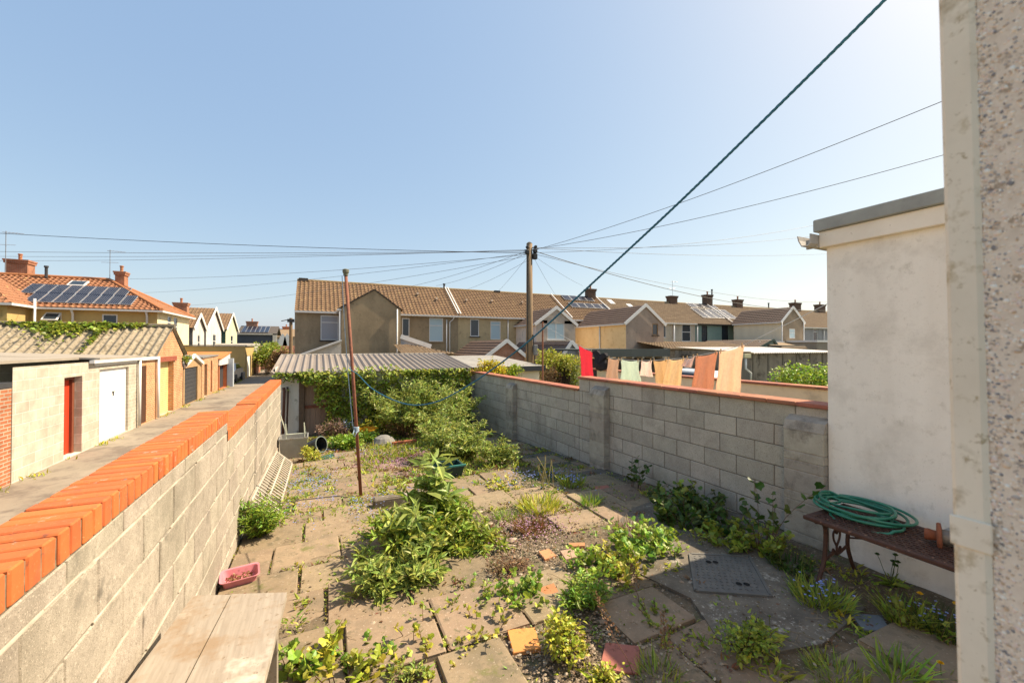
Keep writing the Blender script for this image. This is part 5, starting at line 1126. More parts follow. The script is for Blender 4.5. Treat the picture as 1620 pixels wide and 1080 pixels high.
    M = Matrix.Translation((cx, cy, z0)) @ Matrix.Rotation(R_(3), 4, 'X') @ Matrix.Rotation(R_(8), 4, 'Z') @ Matrix.Scale(.84, 4)
    n = len(lv[0])
    for L_ in lv: b.v += [tuple(M @ p) for p in L_]
    for r in range(5):
        for k in range(n): b.face((r*n+k, r*n+(k+1) % n, (r+1)*n+(k+1) % n, (r+1)*n+k))
    b.face([k for k in reversed(range(n))]); b.face([5*n+k for k in range(n)])
    t = thing('tray', (cx, cy, z0), 'pink plastic tray on the paving beyond the plank table', 'tray'); b.build('tub', mat('faded pink plastic', (.62, .24, .27), (.54, .18, .21), 5, .45, spots=[(10, .6, .7, (.35, .12, .12))]), t, smooth=False)
    b = MB(); add_leaves(b, 'tiny', [tuple(M @ Vector((random.uniform(-.12, .1), random.uniform(-.09, .09), random.uniform(.012, .04)))) for _ in range(160)], rng.normal(0, 1, (160, 3)), .022); b.build('debris', G_DRY, t)
    # white slatted gate lying against the wall, and the boards behind it
    t = thing('gate', (-.6, 7.5, -.1), 'long white slatted metal panel leaning low against the left wall', 'panel'); b = MB(); wp = mat('worn white metal', (.50, .46, .38), (.38, .34, .27), 9, .6)
    def gp(y, s): zb = gz(0, y)+.03; return Vector((-.44-.27*s, y, zb+.25*s))
    for s in (0, .5, 1): b.tube([gp(5.85, s), gp(9.25, s)], .014, 6)
    for s in (5.85, 9.25): b.tube([gp(s, 0), gp(s, 1)], .014, 6)
    b.build('frame', wp, t)
    for k in range(22):
        y = 5.98+k*.15; b = MB(); b.tube([gp(y, 0), gp(y, 1)], .010, 5); b.build('bar', wp, t)
    for k, (x0, h) in enumerate(((-.722, .30), (-.698, .20))):
        b = MB(); y0 = 5.75+k*.5
        p = [Vector((x0, y0, gz(0, y0))), Vector((x0, 9.6, gz(0, 9.6)))]
        i = len(b.v)
        for q in p: b.v += [(q.x-.01, q.y, q.z), (q.x+.01, q.y, q.z), (q.x+.01, q.y, q.z+h), (q.x-.01, q.y, q.z+h)]
        for f in ((0, 1, 2, 3), (7, 6, 5, 4), (0, 4, 5, 1), (1, 5, 6, 2), (2, 6, 7, 3), (3, 7, 4, 0)): b.face([i+j for j in f])
        o = b.build('board', WOODP, origin=p[0]); tag(o, ('long pale board against the wall, the taller one behind the white panel', 'long pale board against the wall, the lower one nearer the white panel')[k], 'board')
    # galvanised tank with odds and ends
    t = thing('metal_tank', (-.45, 9.95, gz(0, 10)), 'galvanised metal tank at the far end of the left wall', 'tank')
    g0 = gz(0, 10); b = MB()
    for (z, e) in ((g0, .0), (g0+.46, .02)): pass
    P0 = [(-.70, 9.7), (-.18, 9.7), (-.18, 10.2), (-.70, 10.2)]; zz = [(g0, .03), (g0+.44, 0), (g0+.44, -.015), (g0+.47, -.015), (g0+.47, .01), (g0+.30, .02)]
    for (z, e) in zz:
        for (x, y) in P0: cx, cy = -.44, 9.95; b.v.append((x+(cx-x)*e*4, y+(cy-y)*e*4, z))
    for r in range(5):
        for k in range(4): b.face((r*4+k, r*4+(k+1) % 4, (r+1)*4+(k+1) % 4, (r+1)*4+k))
    b.face((20, 21, 22, 23)); b.build('tank_body', GALV, t)
    b = MB()
    for s in (.0, .35): b.tube([(-.58+s, 9.9, g0+.3), (-.60+s, 9.9, g0+.75), (-.57+s, 9.98, g0+.5)], .012, 6)
    b.tube([(-.58, 9.9, g0+.52), (-.23, 9.9, g0+.52)], .012, 6); b.tube([(-.6, 9.9, g0+.6), (-.7, 9.9, g0+.95)], .012, 6); o = b.build('wire_rack', mat('pale green wire', (.55, .58, .48)), origin=(-.4, 9.9, g0+.3)); tag(o, 'broken pale wire frame standing in the metal tank', 'wire frame')
    for k, (x, c, lab) in enumerate(((-.72, (.11, .045, .03), 'thicker reddish brown pipe leaning on the white shed wall'), (-.63, (.07, .035, .025), 'thinner dark brown pipe leaning on the white shed wall'))):
        b = MB(); z1 = on_y(449, 613, 12.4).z if k == 0 else on_y(454, 612, 12.4).z; x = on_y(448+k*6, 650, 12.35).x; b.tube([(x, 12.2, -.42), (x+.02, 12.43, z1-.1), (x+.0, 12.44, z1)], .035-.012*k, 10); o = b.build('pipe', mat('brown pipe %d' % k, c, None, 12, .6), origin=(x, 12.2, -.42), smooth=True); tag(o, lab, 'pipe')
    # bucket on its side and its lid
    q = on_g(508, 716); D = Vector((.75, -.62, .28)).normalized(); rot = D.to_track_quat('Z', 'Y').to_matrix()
    t = thing('bucket', q, 'black bucket with pale rim tipped on its side near the metal tank', 'bucket'); c = Vector((q.x-.25, q.y+.1, q.z+.12))
    b = MB(); b.lathe(c, [(0, 0), (.12, 0), (.17, .34), (.165, .34), (.115, .01), (0, .01)], 24, rot); b.build('pail', mat('black plastic', (.022, .024, .024), None, 3, .35, spec=.5), t, smooth=False)
    b = MB(); b.lathe(c, [(.168, .325), (.185, .33), (.185, .35), (.165, .352)], 24, rot); b.build('rim', mat('grey green rim', (.16, .19, .17), None, 3, .5), t)
    q = on_g(524, 724); b = MB(); b.lathe(q, [(0, .02), (.2, .03), (.22, .015), (.22, 0)], 20); o = b.build('lid', mat('dark green plastic', (.04, .11, .075), None, 3, .4), origin=q); tag(o, 'flat dark green lid lying in front of the tipped bucket', 'lid')
    q = on_g(712, 762); t = thing('crate', q, 'dark green plastic box half hidden in the bushes', 'crate'); b = MB()
    b.v += [(q.x+sx*w, q.y+.2+sy*h, q.z+z) for (z, w, h) in ((0, .2, .14), (.24, .25, .19), (.24, .22, .16), (.1, .2, .14)) for (sx, sy) in ((-1, -1), (1, -1), (1, 1), (-1, 1))]
    for r in range(3):
        for k in range(4): b.face((r*4+k, r*4+(k+1) % 4, (r+1)*4+(k+1) % 4, (r+1)*4+k))
    b.face((12, 13, 14, 15)); b.build('box', mat('dark teal plastic', (.015, .045, .04), None, 3, .35), t); b = MB(); b.box(q.x-.27, q.x+.27, q.y+.0, q.y+.03, q.z+.225, q.z+.25); b.build('rim', mat('teal rim', (.05, .22, .19), None, 3, .4), t)
    # concrete block stub and rubble
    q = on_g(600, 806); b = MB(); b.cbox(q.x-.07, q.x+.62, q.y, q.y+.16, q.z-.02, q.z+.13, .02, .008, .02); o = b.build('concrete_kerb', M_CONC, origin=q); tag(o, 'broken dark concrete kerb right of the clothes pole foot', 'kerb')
    # loose tiles
    for (pp, col, lab) in (([(802, 1002), (846, 997), (856, 1031), (812, 1038)], (.62, .27, .08), 'bright orange square tile in full sun'), ([(958, 1022), (1012, 1028), (1012, 1072), (947, 1068)], (.36, .13, .095), 'dull red square tile at the bottom edge in gravel'),
                           ([(852, 935), (876, 927), (884, 940), (860, 949)], (.50, .19, .08), 'small red brown tile piece by the leafy plant'), ([(975, 950), (1018, 945), (1030, 970), (984, 975)], (.20, .09, .06), 'dark brown tile sunk in the shade by dry stalks'), ([(852, 876), (868, 871), (880, 882), (862, 888)], (.58, .26, .12), 'small orange tile fragment beside the gravel'),
                           ([(886, 876), (908, 870), (918, 882), (895, 889)], (.42, .28, .19), 'pale pinkish tile in the middle of the gravel'), ([(940, 772), (962, 770), (968, 779), (945, 782)], (.38, .15, .10), 'red tile far back near the right wall'), ([(1345, 975), (1395, 978), (1410, 1005), (1365, 1000)], (.16, .18, .20), 'blue grey slate lying in front of the bench'), ([(900, 862), (925, 862), (925, 868), (900, 868)], (.5, .22, .1), 'thin orange brick shard at the gravel edge')):
        P4 = [on_g(*p) for p in pp]; c = sum(P4, Vector())/4; th = .022; b = MB(); dz = Z*(.026); rnd = [Z*random.uniform(-.004, .006) for _ in P4]
        top = [p+(c-p)*.03+dz+r for p, r in zip(P4, rnd)]; mid = [p+dz+r-Z*.004 for p, r in zip(P4, rnd)]; bot = [p+Z*.0 for p in P4]
        b.v += [tuple(p) for p in top+mid+bot]; b.face((0, 1, 2, 3) if (P4[1]-P4[0]).cross(P4[2]-P4[1]).z > 0 else (3, 2, 1, 0))
        for j in range(4): k = (j+1) % 4; b.face((j, 4+j, 4+k, k)); b.face((4+j, 8+j, 8+k, 4+k))
        o = b.build('loose_tile', mat('tile '+lab[:14], col, tuple(v*.8 for v in col), 9, .7, .002, 70, spots=[(12, .58, .68, tuple(v*.55 for v in col))]), origin=c); tag(o, lab, 'tile')
    # drain cover
    C4 = [Vector((3.15, 2.77, 0)), Vector((3.60, 2.50, 0)), Vector((3.19, 2.04, 0)), Vector((2.72, 2.34, 0))]; z = .1075; c = sum(C4, Vector())/4
    t = thing('drain_cover', (c.x, c.y, z), 'square grey metal drain cover set in the concrete', 'drain cover'); mm = mat('grey cast iron', (.17, .16, .14), (.11, .105, .095), 8, .7, .003, 60, metal=.15, spots=[(20, .6, .7, (.2, .17, .13))])
    b = MB()
    for a, e in zip(C4, C4[1:]+C4[:1]):
        D = e-a; b.obox((a+e)/2+Z*(z+.006), D, Z.cross(D), Z, D.length/2, .012, .008)
    b.build('frame', mm, t); b = MB(); ci = [p+(c-p)*.05 for p in C4]
    b.poly([(p.x, p.y, z+.009) for p in reversed(ci)]); b.poly([(p.x, p.y, z) for p in ci]); u = (C4[1]-C4[0]).normalized(); v = (C4[3]-C4[0]).normalized()
    W_, H_ = (C4[1]-C4[0]).length, (C4[3]-C4[0]).length
    for i in range(11):
        for j in range(12):
            q = C4[0]+u*W_*(i+.9)/11.9+v*H_*(j+.9)/12.9+Z*(z+.0105); d = (u+v) if (i+j) % 2 else (u-v)
            b.obox(q, d, Z.cross(d), Z, .012, .004, .0022)
    b.build('lid', mm, t)
    for f in ((.34, .24), (.72, .8)):
        q = C4[0]+u*W_*f[0]+v*H_*f[1]; b = MB()
        for s in (-1, 1): b.lathe(q+u*.03*s+Z*(z+.014), [(0, .001), (.022, .001), (.024, .0)], 12)
        b.build('lifting_hole', mat('black hole', (.01, .01, .01)), t)
garden_things()
def bench():
    IR = mat('red brown cast iron', (.095, .045, .03), (.055, .026, .019), 16, .6, .002, 60, spots=[(20, .6, .68, (.28, .14, .09))])
    x0, x1, y0, y1, zt = 3.66, 4.22, .80, 2.06, .655; G = .10
    t = thing('bench', (x0, y1, G), 'old red brown metal bench with lattice seat in the shade of the white wall', 'bench')
    b = MB(); b.cbox(x0-.02, x0+.03, y0, y1, zt-.035, zt-.003, .006); b.cbox(x1-.03, x1+.02, y0, y1, zt-.035, zt-.003, .006); b.cbox(x0+.03, x1-.03, y1-.06, y1, zt-.034, zt-.004, .006)
    n = 13
    for i in range(n): x = x0+.03+(x1-x0-.06)*(i+.5)/n; b.box(x-.009, x+.009, y0, y1-.06, zt-.020, zt-.006)
    k = 0; y = y0
    while y < y1-.07:
        off = 0
        for i in range(-1, n):
            if (i+k) % 2 == 0: xa = x0+.03+(x1-x0-.06)*(i+.5)/n; b.box(max(xa, x0+.03), min(xa+(x1-x0-.06)/n, x1-.03), y, y+.014, zt-.021, zt-.007)
        y += .026; k += 1
    b.build('seat', IR, t)
    for yy in (1.97, .95):
        b = MB()
        fr = [(x0+.0, yy, zt-.03), (x0+.10, yy, zt-.06), (x0+.135, yy, zt-.13), (x0+.13, yy, zt-.25), (x0+.11, yy, zt-.36), (x0+.06, yy, zt-.46), (x0+.015, yy, G+.02)]
        bk = [(x1-.06, yy, zt-.03), (x1-.09, yy, zt-.2), (x1-.10, yy, zt-.32), (x1-.05, yy, zt-.45), (x1+.0, yy, G+.02)]
        def sm(P, n=6):
            P = [Vector(p) for p in P]; out = []
            for i in range(len(P)-1):
                p0, p1, p2, p3 = P[max(i-1, 0)], P[i], P[i+1], P[min(i+2, len(P)-1)]
                for k in range(n):
                    u = k/n; out.append(.5*((2*p1)+(p2-p0)*u+(2*p0-5*p1+4*p2-p3)*u*u+(3*p1-p0-3*p2+p3)*u**3))
            return out+[P[-1]]
        b.tube(sm(fr), .017, 8); b.build('leg', IR, t, smooth=True); b = MB(); b.tube(sm(bk), .016, 8); b.build('leg', IR, t, smooth=True)
        b = MB(); cx = (x0+.13+x1-.10)/2; zc = zt-.20
        heart = [(0, -.085), (-.05, -.03), (-.062, .02), (-.035, .048), (0, .02), (.035, .048), (.062, .02), (.05, -.03), (0, -.085)]
        b.tube(sm([(cx+hx*.8, yy, zc+hz) for hx, hz in heart], 5), .009, 6)
        b.tube(sm([(x0+.14, yy, zt-.06), (x0+.16, yy, zt-.10), (cx-.06, yy, zt-.05), (cx, yy, zc+.02)]), .008, 6); b.tube(sm([(cx+.1, yy, zt-.06), (cx+.06, yy, zt-.10), (cx, yy, zc+.02)]), .008, 6)
        b.tube([(cx, yy, zc-.08), (cx, yy, zt-.36)], .010, 6); b.tube(sm([(x0+.11, yy, zt-.37), (cx-.04, yy, zt-.33), (cx+.03, yy, zt-.35), (x1-.10, yy, zt-.31)]), .012, 6)
        for s in (-1, 1): b.tube(sm([(cx+s*.015, yy, zt-.35), (cx+s*.05, yy, zt-.30), (cx+s*.065, yy, zt-.33), (cx+s*.045, yy, zt-.345)]), .008, 6)
        b.build('scroll', IR, t, smooth=True)
    b = MB(); b.tube([(x1-.09, 1.97, zt-.25), (x1-.2, 1.6, zt-.10), (x1-.25, 1.4, zt-.03)], .008, 6); b.build('brace', IR, t)
    # hose
    b = MB(); c = on_z(1357, 808, zt+.02); rr = random.Random(4); pts = []; N_ = 420; turns = 7.3
    for i in range(N_):
        s = i/N_; a = s*turns*6.283+1.0; k = int(s*turns); r = .215+.05*math.sin(k*2.1)+.02*math.sin(a*2+k); cx, cy = .022*math.sin(k*1.7), .03*math.cos(k*2.3)
        pts.append(Vector((c.x+cx+r*.98*math.cos(a), c.y+cy+r*1.18*math.sin(a), zt+.014+.0125*k*(.75+.25*math.sin(a*1.5+k)))))
    e = on_z(1360, 838, zt-.02)
    b.tube(pts, .0105, 8); 
    lp = []
    for i in range(40): a = i/39*4.6-.2; lp.append(Vector((c.x-.06+.19*math.cos(a+1.9)-.05, c.y-.10+.23*math.sin(a+1.9), zt+.012+(-.035 if math.cos(a+1.9) < -.5 else 0)*abs(math.cos(a+1.9)))))
    b.tube(lp, .0105, 8)
    o = b.build('garden_hose', mat('green hose', (.03, .20, .12), (.02, .15, .085), 3, .35, spec=.5), origin=(c.x, c.y, zt), smooth=True); tag(o, 'coiled green garden hose on the red brown bench', 'hose')
    # rusty pump part
    q = on_z(1478, 846, zt+.055); D = Vector((.35, -1, .03)).normalized(); rot = D.to_track_quat('Z', 'Y').to_matrix(); t = thing('old_motor', (q.x, q.y, zt), 'rusty flanged metal motor part lying on the bench', 'machine part')
    b = MB(); b.lathe(q-D*.05, [(0, 0), (.035, 0), (.04, .02), (.034, .05), (.034, .06), (.085, .062), (.092, .07), (.09, .085), (.055, .09)], 22, rot); b.build('flange', mat('orange rust', (.30, .10, .045), (.18, .06, .03), 18, .8), t)
    b = MB(); b.lathe(q-D*.05, [(.05, .085), (.052, .10), (.052, .30), (0, .30)], 20, rot)
    b.build('motor_body', mat('grimy grey metal', (.24, .22, .19), (.13, .12, .105), 10, .5, metal=.4), t); b = MB(); b.cbox(q.x+.03, q.x+.10, q.y-.28, q.y-.04, q.z+.02, q.z+.055, .005); b.build('bracket', GALV, t)
bench()
# ============================================================ PLANTS
def fl(mb, c, n, s, mi, up=.35):
    mb.mi = mi; P, A = [], []
    for k in range(n): a = k*6.283/n; P.append(c); A.append((math.cos(a), math.sin(a), up))
    add_leaves(mb, 'petal', P, A, s)
def ivy():
    t = thing('ivy', (2.4, 12.3, -.4), 'dense ivy covering the shed wall beneath the corrugated roof', 'ivy'); lf = MB(); P, A, S = [], [], []
    for i in range(11500):
        x = random.uniform(-.3, 4.35); z = random.uniform(-.42, 1.36)
        n = noise.noise(Vector((x*1.4, z*1.6, 3.1))); n2 = noise.noise(Vector((x*4, z*4, 7.7)))
        left = .06+.30*noise.noise(Vector((z*2.2, 1.3, 0)))-(.5 if z > 1.0 else 0)-(.5*max(0, z-.75))
        if x < left: continue
        if n2 < -.30 and random.random() < .75: continue
        th = .16+.20*(n+.5)+(.12 if z > 1.0 and x < 2.3 else 0)
        y = 12.47-th*random.random()**.45
        if z > 1.22 and x < 2.2 and random.random() < .5: z += random.uniform(0, .16); y -= .12
        P.append((x, y, z)); A.append((random.gauss(0, .8), -.7+random.gauss(0, .4), random.gauss(-.35, .55))); S.append(random.uniform(.05, .11))
    add_leaves(lf, 'ivy', P, A, S, upness=.9)
    P, A, S = [], [], []
    for i in range(520): x = random.uniform(-1.0, .3); P.append((x, 12.42-random.random()*.15, 1.36-abs(random.gauss(0, .12)))); A.append((random.gauss(0, .8), -.6, random.gauss(-.5, .4))); S.append(random.uniform(.05, .09))
    add_leaves(lf, 'ivy', P, A, S); lf.build('foliage', G_IVY, t)
    st = MB()
    for k in range(26):
        x = random.uniform(.5, 4.2); p = Vector((x, 12.44, -.42)); pts = [p]
        for j in range(7): p = p+Vector((random.gauss(0, .16), random.uniform(-.01, .004), .25)); pts.append(p)
        st.tube(pts, .012, 4, False, r2=.004)
    st.build('stem', STEMB, t)
ivy()
def shoots(base, h, n, spread, lsize, lmat, name, label, cat='shrub', kind='lance', per=26, smat=None, bend=.5, group=None, extra=None, hb=.15):
    """multi-stem shrub: arching shoots carrying leaf pairs and leafy side twigs"""
    base = Vector(base); st = MB(); lf = MB(); P, A, S = [], [], []
    for i in range(n):
        a = random.uniform(0, 6.283); ln = spread/h*random.uniform(.1, 1.15); b = base+Vector((math.cos(a), math.sin(a), 0))*spread*.25*random.random()
        hh = h*random.uniform(.5, 1.05)*(1-.25*min(1, ln)); pts = stem_path(b, a, ln, math.hypot(hh, hh*ln*.6), 7, bend); st.tube(pts, .006 if h > .9 else .004, 4, False, r2=.0015)
        for k in range(per):
            t = hb+(1-hb)*(k/per)**.8; f = min(6.999, t*7); j = int(f); q = pts[j].lerp(pts[j+1], f-j); d = (pts[j+1]-pts[j]).normalized()
            az = k*1.571+i; side = Vector((math.cos(az), math.sin(az), .25))
            P.append(q+side*random.uniform(0, .02)); A.append(side+d*random.uniform(.2, .8)); S.append(lsize*random.uniform(.5, 1.2)*(1.05-.5*t))
            if random.random() < .3 and t < .85:
                e = q+(side+d*.6).normalized()*random.uniform(.08, .24)*min(1, h); st.tube([q, e], .002, 3, False)
                for m in range(6):
                    u = (m+1)/6; s2 = Vector((random.gauss(0, 1), random.gauss(0, 1), random.gauss(.2, .6))); P.append(q.lerp(e, u)); A.append(s2+side*.6); S.append(lsize*random.uniform(.4, .9))
    lf_m = [lmat]; add_leaves(lf, kind, P, A, S)
    if extra: lf_m.append(extra[0]); lf.mi = 1; idx = random.sample(range(len(P)), int(len(P)*extra[1])); add_leaves(lf, kind, [P[i] for i in idx], [A[i] for i in idx], extra[2])
    t = thing(name, base, label, cat, group); st.build('stem', smat or STEMB, t); lf.build('foliage', lf_m, t); return t
def P3(x, y): return (x, y, gz(x, y))
# buddleia thicket at the back
shoots(P3(2.15, 11.3), 1.75, 49, .85, 0.188, G_GREY, 'buddleia', 'tall grey green buddleia bush in front of the ivy, left part of the thicket', per=40)
shoots(P3(3.35, 11.0), 1.70, 43, .8, 0.188, G_GREY, 'buddleia', 'tall grey green buddleia bush nearest the far end of the block wall', per=30)
shoots(P3(2.75, 9.6), 1.15, 40, .8, 0.172, G_GREY, 'buddleia', 'mid height buddleia bush between the ivy and the dark green box', per=28)
shoots(P3(2.55, 7.9), 1.0, 47, .75, 0.156, G_GREY, 'buddleia', 'spreading pale buddleia bush beside the side path', per=28, extra=(G_BRIGHT, .15, .08))
shoots(P3(3.05, 7.0), .62, 23, .5, 0.133, G_GREY, 'buddleia', 'low buddleia shoots in front of the larger bush, with reddish tips', per=22, extra=(G_RED, .05, .07))
bush((2.15, 11.0, -.05), (.6, .35, .32), 700, .09, 'lance', G_DRY, 'dead_shrub', 'reddish brown dead growth inside the bushes below the rope', 'dead plant', clump=6)
bush((.35, 11.6, -.15), (.42, .35, .30), 600, .08, 'lance', leafmat('withered pink brown', (.34, .22, .16), (.22, .14, .10), .3, .2), 'dead_shrub', 'withered pinkish brown shrub in front of the shed door', 'dead plant', clump=6)
bush((.75, 10.6, -.2), (.7, .5, .22), 1300, .09, 'ovate', G_BRIGHT, 'leafy_plant', 'bright yellow green leafy patch behind the tipped bucket', 'plant', clump=8)
bush((1.6, 11.6, -.1), (.6, .3, .28), 800, .08, 'ovate', G_YEL, 'leafy_plant', 'lime green plants at the foot of the ivy, centre', 'plant', clump=7)
bush((.75, 11.9, -.1), (.25, .2, .2), 120, .07, 'ovate', G_DARK, 'flowering_plant', 'blue flowering plant at the foot of the ivy', 'plant', extra=(FBLUE, .9, 'petal', .035), clump=4)
bush((-.12, 9.3, -.18), (.22, .3, .2), 420, .08, 'lance', G_YEL, 'grass_tuft', 'yellow green tuft of tall weeds beside the metal tank', 'weed', clump=5)
q = on_g(607, 705); b = MB(); b.lathe(q, [(.28, -.02), (.27, .1), (.2, .2), (.1, .25), (0, .26)], 12); o = b.build('stone', mat('pale grey stone', (.26, .25, .23), (.17, .16, .15), 6, .95, .02, 14), origin=q); tag(o, 'rounded grey stone by the yellow tub at the back', 'stone')
q = on_g(585, 700); b = MB(); b.lathe((q.x, q.y+.5, q.z), [(0, 0), (.2, 0), (.25, .24), (.27, .24), (.27, .27), (.24, .27), (.2, .06), (0, .05)], 20); o = b.build('tub', mat('yellow plastic', (.72, .36, .02), None, 3, .5), origin=(q.x, q.y+.5, q.z)); tag(o, 'orange yellow plastic tub partly hidden at the back', 'tub')
q = on_g(642, 706); b = MB(); b.cbox(q.x-.3, q.x+.25, q.y, q.y+.12, q.z-.02, q.z+.13, .01, .01, .03); o = b.build('terracotta_trough', mat('terracotta trough', (.42, .14, .07), None, 6, .8), origin=q); tag(o, 'low terracotta trough under the buddleia thicket', 'trough')
# centre plants
shoots(P3(1.02, 4.20), .70, 51, .66, 0.156, G_MID, 'buddleia', 'big leafy bush in the middle of the paving', per=24, extra=(G_BRIGHT, .25, .09), bend=.7)
shoots(P3(.60, 3.62), .46, 44, .60, 0.133, G_GREY, 'buddleia', 'low grey green bush casting its shadow towards the plank table', per=22, bend=.8)
shoots(P3(1.36, 3.95), .40, 35, .5, 0.124, G_MID, 'buddleia', 'low bush spreading right of the big leafy bush', per=20, bend=.8, extra=(G_RED, .04, .06))
shoots(P3(1.22, 4.45), 1.02, 6, .18, 0.312, leafmat('broad pale leaves', (.36, .43, .11), (.24, .32, .07), .25), 'tall_weed', 'tallest weed with long broad leaves standing up from the central bush', 'weed', per=13, bend=.2)
shoots(P3(.78, 4.0), .62, 4, .15, 0.250, leafmat('broad pale leaves', (.36, .43, .11), (.24, .32, .07), .25), 'tall_weed', 'shorter broad leaved weed on the left of the central bush', 'weed', per=11, bend=.2)
# bush at the left wall
shoots(P3(-.55, 5.25), .52, 46, .26, .085, G_BRIGHT, 'leafy_plant', 'bright green ferny plant against the left block wall', 'plant', per=24, bend=.3)
# lobed bramble-like plants
def lobed(px, py, h, sp, n, per, ls, m, label, kind='lobed', **k): p = on_g(px, py); return plant(p, h, sp, n, per, ls, kind, m, STEMR, 'leafy_weed', label, 'weed', **k)
lobed(1010, 872, .34, .42, 26, 8, .085, G_BRIGHT, 'sunlit pale green lobed weed on the edge of the wall shadow')
lobed(985, 905, .25, .32, 18, 8, .075, G_YEL, 'light green lobed weed in front of the shadow edge, lowest part in sun')
lobed(1045, 850, .20, .25, 14, 8, .07, G_BRIGHT, 'pale lobed weed lit at its top where the shadow crosses it')
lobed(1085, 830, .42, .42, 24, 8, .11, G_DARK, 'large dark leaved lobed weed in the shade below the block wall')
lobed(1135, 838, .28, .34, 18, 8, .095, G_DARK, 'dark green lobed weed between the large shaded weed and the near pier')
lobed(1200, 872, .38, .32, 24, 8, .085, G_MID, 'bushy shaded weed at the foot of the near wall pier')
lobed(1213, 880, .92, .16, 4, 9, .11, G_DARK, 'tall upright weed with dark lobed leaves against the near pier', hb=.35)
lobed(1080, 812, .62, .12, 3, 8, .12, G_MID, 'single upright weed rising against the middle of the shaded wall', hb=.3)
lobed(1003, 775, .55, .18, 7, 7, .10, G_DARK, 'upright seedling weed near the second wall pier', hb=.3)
lobed(545, 1072, .26, .22, 9, 5, .085, G_YEL, 'yellow green lobed seedlings at the bottom, right of the plank table', hb=.55)
lobed(612, 1062, .12, .16, 8, 5, .07, G_YEL, 'small yellow green seedling right of the bottom seedlings')
lobed(455, 1078, .22, .16, 9, 6, .085, G_BRIGHT, 'bright green lobed leaves touching the corner of the plank table')
lobed(660, 1000, .20, .22, 6, 4, .065, G_YEL, 'thin pale seedling crossing bare paving in the middle foreground', hb=.5)
lobed(825, 952, .26, .26, 18, 8, .065, G_BRIGHT, 'leafy weed left of the gravel patch, by the red brown tile piece')
lobed(765, 1000, .24, .24, 9, 6, .055, G_YEL, 'spindly weed with reddish leaves left of the orange tile', kind='tri')
shoots(on_g(925, 958), .27, 26, .26, .075, G_BRIGHT, 'leafy_plant', 'fresh green narrow leaved plant beside the shadow corner', 'plant', per=18)
bush(on_g(897, 1038)+Z*.12, (.17, .17, .13), 620, .035, 'ovate', G_YEL, 'leafy_plant', 'rounded yellow green plant between the orange and red tiles', 'plant', trunk_z=.09, clump=6)
bush(on_g(1175, 1032)+Z*.10, (.24, .18, .12), 900, .032, 'ovate', G_MID, 'leafy_plant', 'round shaded green plant below the drain cover', 'plant', trunk_z=.09, clump=7)
bush(on_g(960, 1078)+Z*.04, (.14, .12, .08), 260, .03, 'ovate', G_YEL, 'leafy_plant', 'small yellow plant at the bottom edge below the red tile', 'plant', trunk_z=.08, clump=5)
bush(on_g(640, 1080)+Z*.03, (.16, .1, .07), 200, .04, 'lance', G_GREY, 'leafy_plant', 'grey green sprigs at the bottom edge left of centre', 'plant', trunk_z=.08, clump=5)
lobed(505, 1035, .22, .20, 9, 7, .07, G_YEL, 'yellow green lobed weed just right of the plank table end')
lobed(575, 1040, .16, .26, 16, 7, .055, G_BRIGHT, 'low mixed weed behind the bottom seedlings')
lobed(700, 1045, .12, .24, 14, 7, .05, G_YEL, 'low spreading weed in the middle of the bottom foreground')
lobed(745, 945, .17, .24, 14, 7, .05, G_BRIGHT, 'low weed between the central bush and the red brown tile piece', kind='tri')
lobed(935, 905, .24, .34, 20, 8, .07, G_BRIGHT, 'sunlit weed above the narrow leaved plant, left of the shadow edge')
lobed(1050, 880, .22, .26, 14, 8, .065, G_BRIGHT, 'small sunlit weed at the top corner of the drain cover slab')
lobed(1150, 862, .26, .36, 22, 8, .085, G_MID, 'low shaded weeds between drain cover and block wall')
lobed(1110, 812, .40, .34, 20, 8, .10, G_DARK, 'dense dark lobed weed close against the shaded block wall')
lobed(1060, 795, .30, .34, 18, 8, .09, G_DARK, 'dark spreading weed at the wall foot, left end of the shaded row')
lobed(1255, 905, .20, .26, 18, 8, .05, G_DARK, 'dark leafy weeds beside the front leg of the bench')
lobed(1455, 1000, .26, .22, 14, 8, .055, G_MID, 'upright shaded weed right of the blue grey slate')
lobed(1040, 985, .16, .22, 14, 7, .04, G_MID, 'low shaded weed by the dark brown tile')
lobed(470, 905, .10, .14, 8, 6, .035, G_YEL, 'tiny yellow weed growing beside the pink tray')
lobed(700, 730, .30, .45, 26, 8, .07, G_YEL, 'lime weeds left of the dark green box')
lobed(800, 770, .22, .45, 24, 8, .06, G_YEL, 'yellow green low weeds right of the dark green box')
lobed(620, 780, .20, .3, 18, 8, .05, G_YEL, 'yellow weed clump beside the broken kerb')
bush(on_g(795, 905)+Z*.05, (.28, .2, .07), 420, .035, 'lance', G_DRY, 'dead_shrub', 'flattened dry brown growth right of the central bush', 'dead plant', trunk_z=.05, clump=6)
def tuft(px, py, h, sp, n, m, label, ls=None, extra=None, lean=1.0):
    p = on_g(px, py); lf = MB(); P, A, S = [], [], []
    for i in range(n):
        a = random.uniform(0, 6.283); r = sp*math.sqrt(random.random())*.5; P.append((p.x+r*math.cos(a), p.y+r*math.sin(a), p.z)); A.append((math.cos(a)*lean*random.uniform(.1, .9), math.sin(a)*lean*random.uniform(.1, .9), 1)); S.append(h*random.uniform(.5, 1.1))
    add_leaves(lf, 'blade', P, A, S); ms = [m]
    if extra:
        for (mm, nn, s_, hh) in extra:
            ms.append(mm)
            for _ in range(nn): a = random.uniform(0, 6.283); r = sp*random.random()*.6; fl(lf, (p.x+r*math.cos(a), p.y+r*math.sin(a), p.z+hh*random.uniform(.6, 1.1)), 5, s_, len(ms)-1)
    o = lf.build('grass_tuft', ms, origin=p); tag(o, label, 'grass tuft'); return o
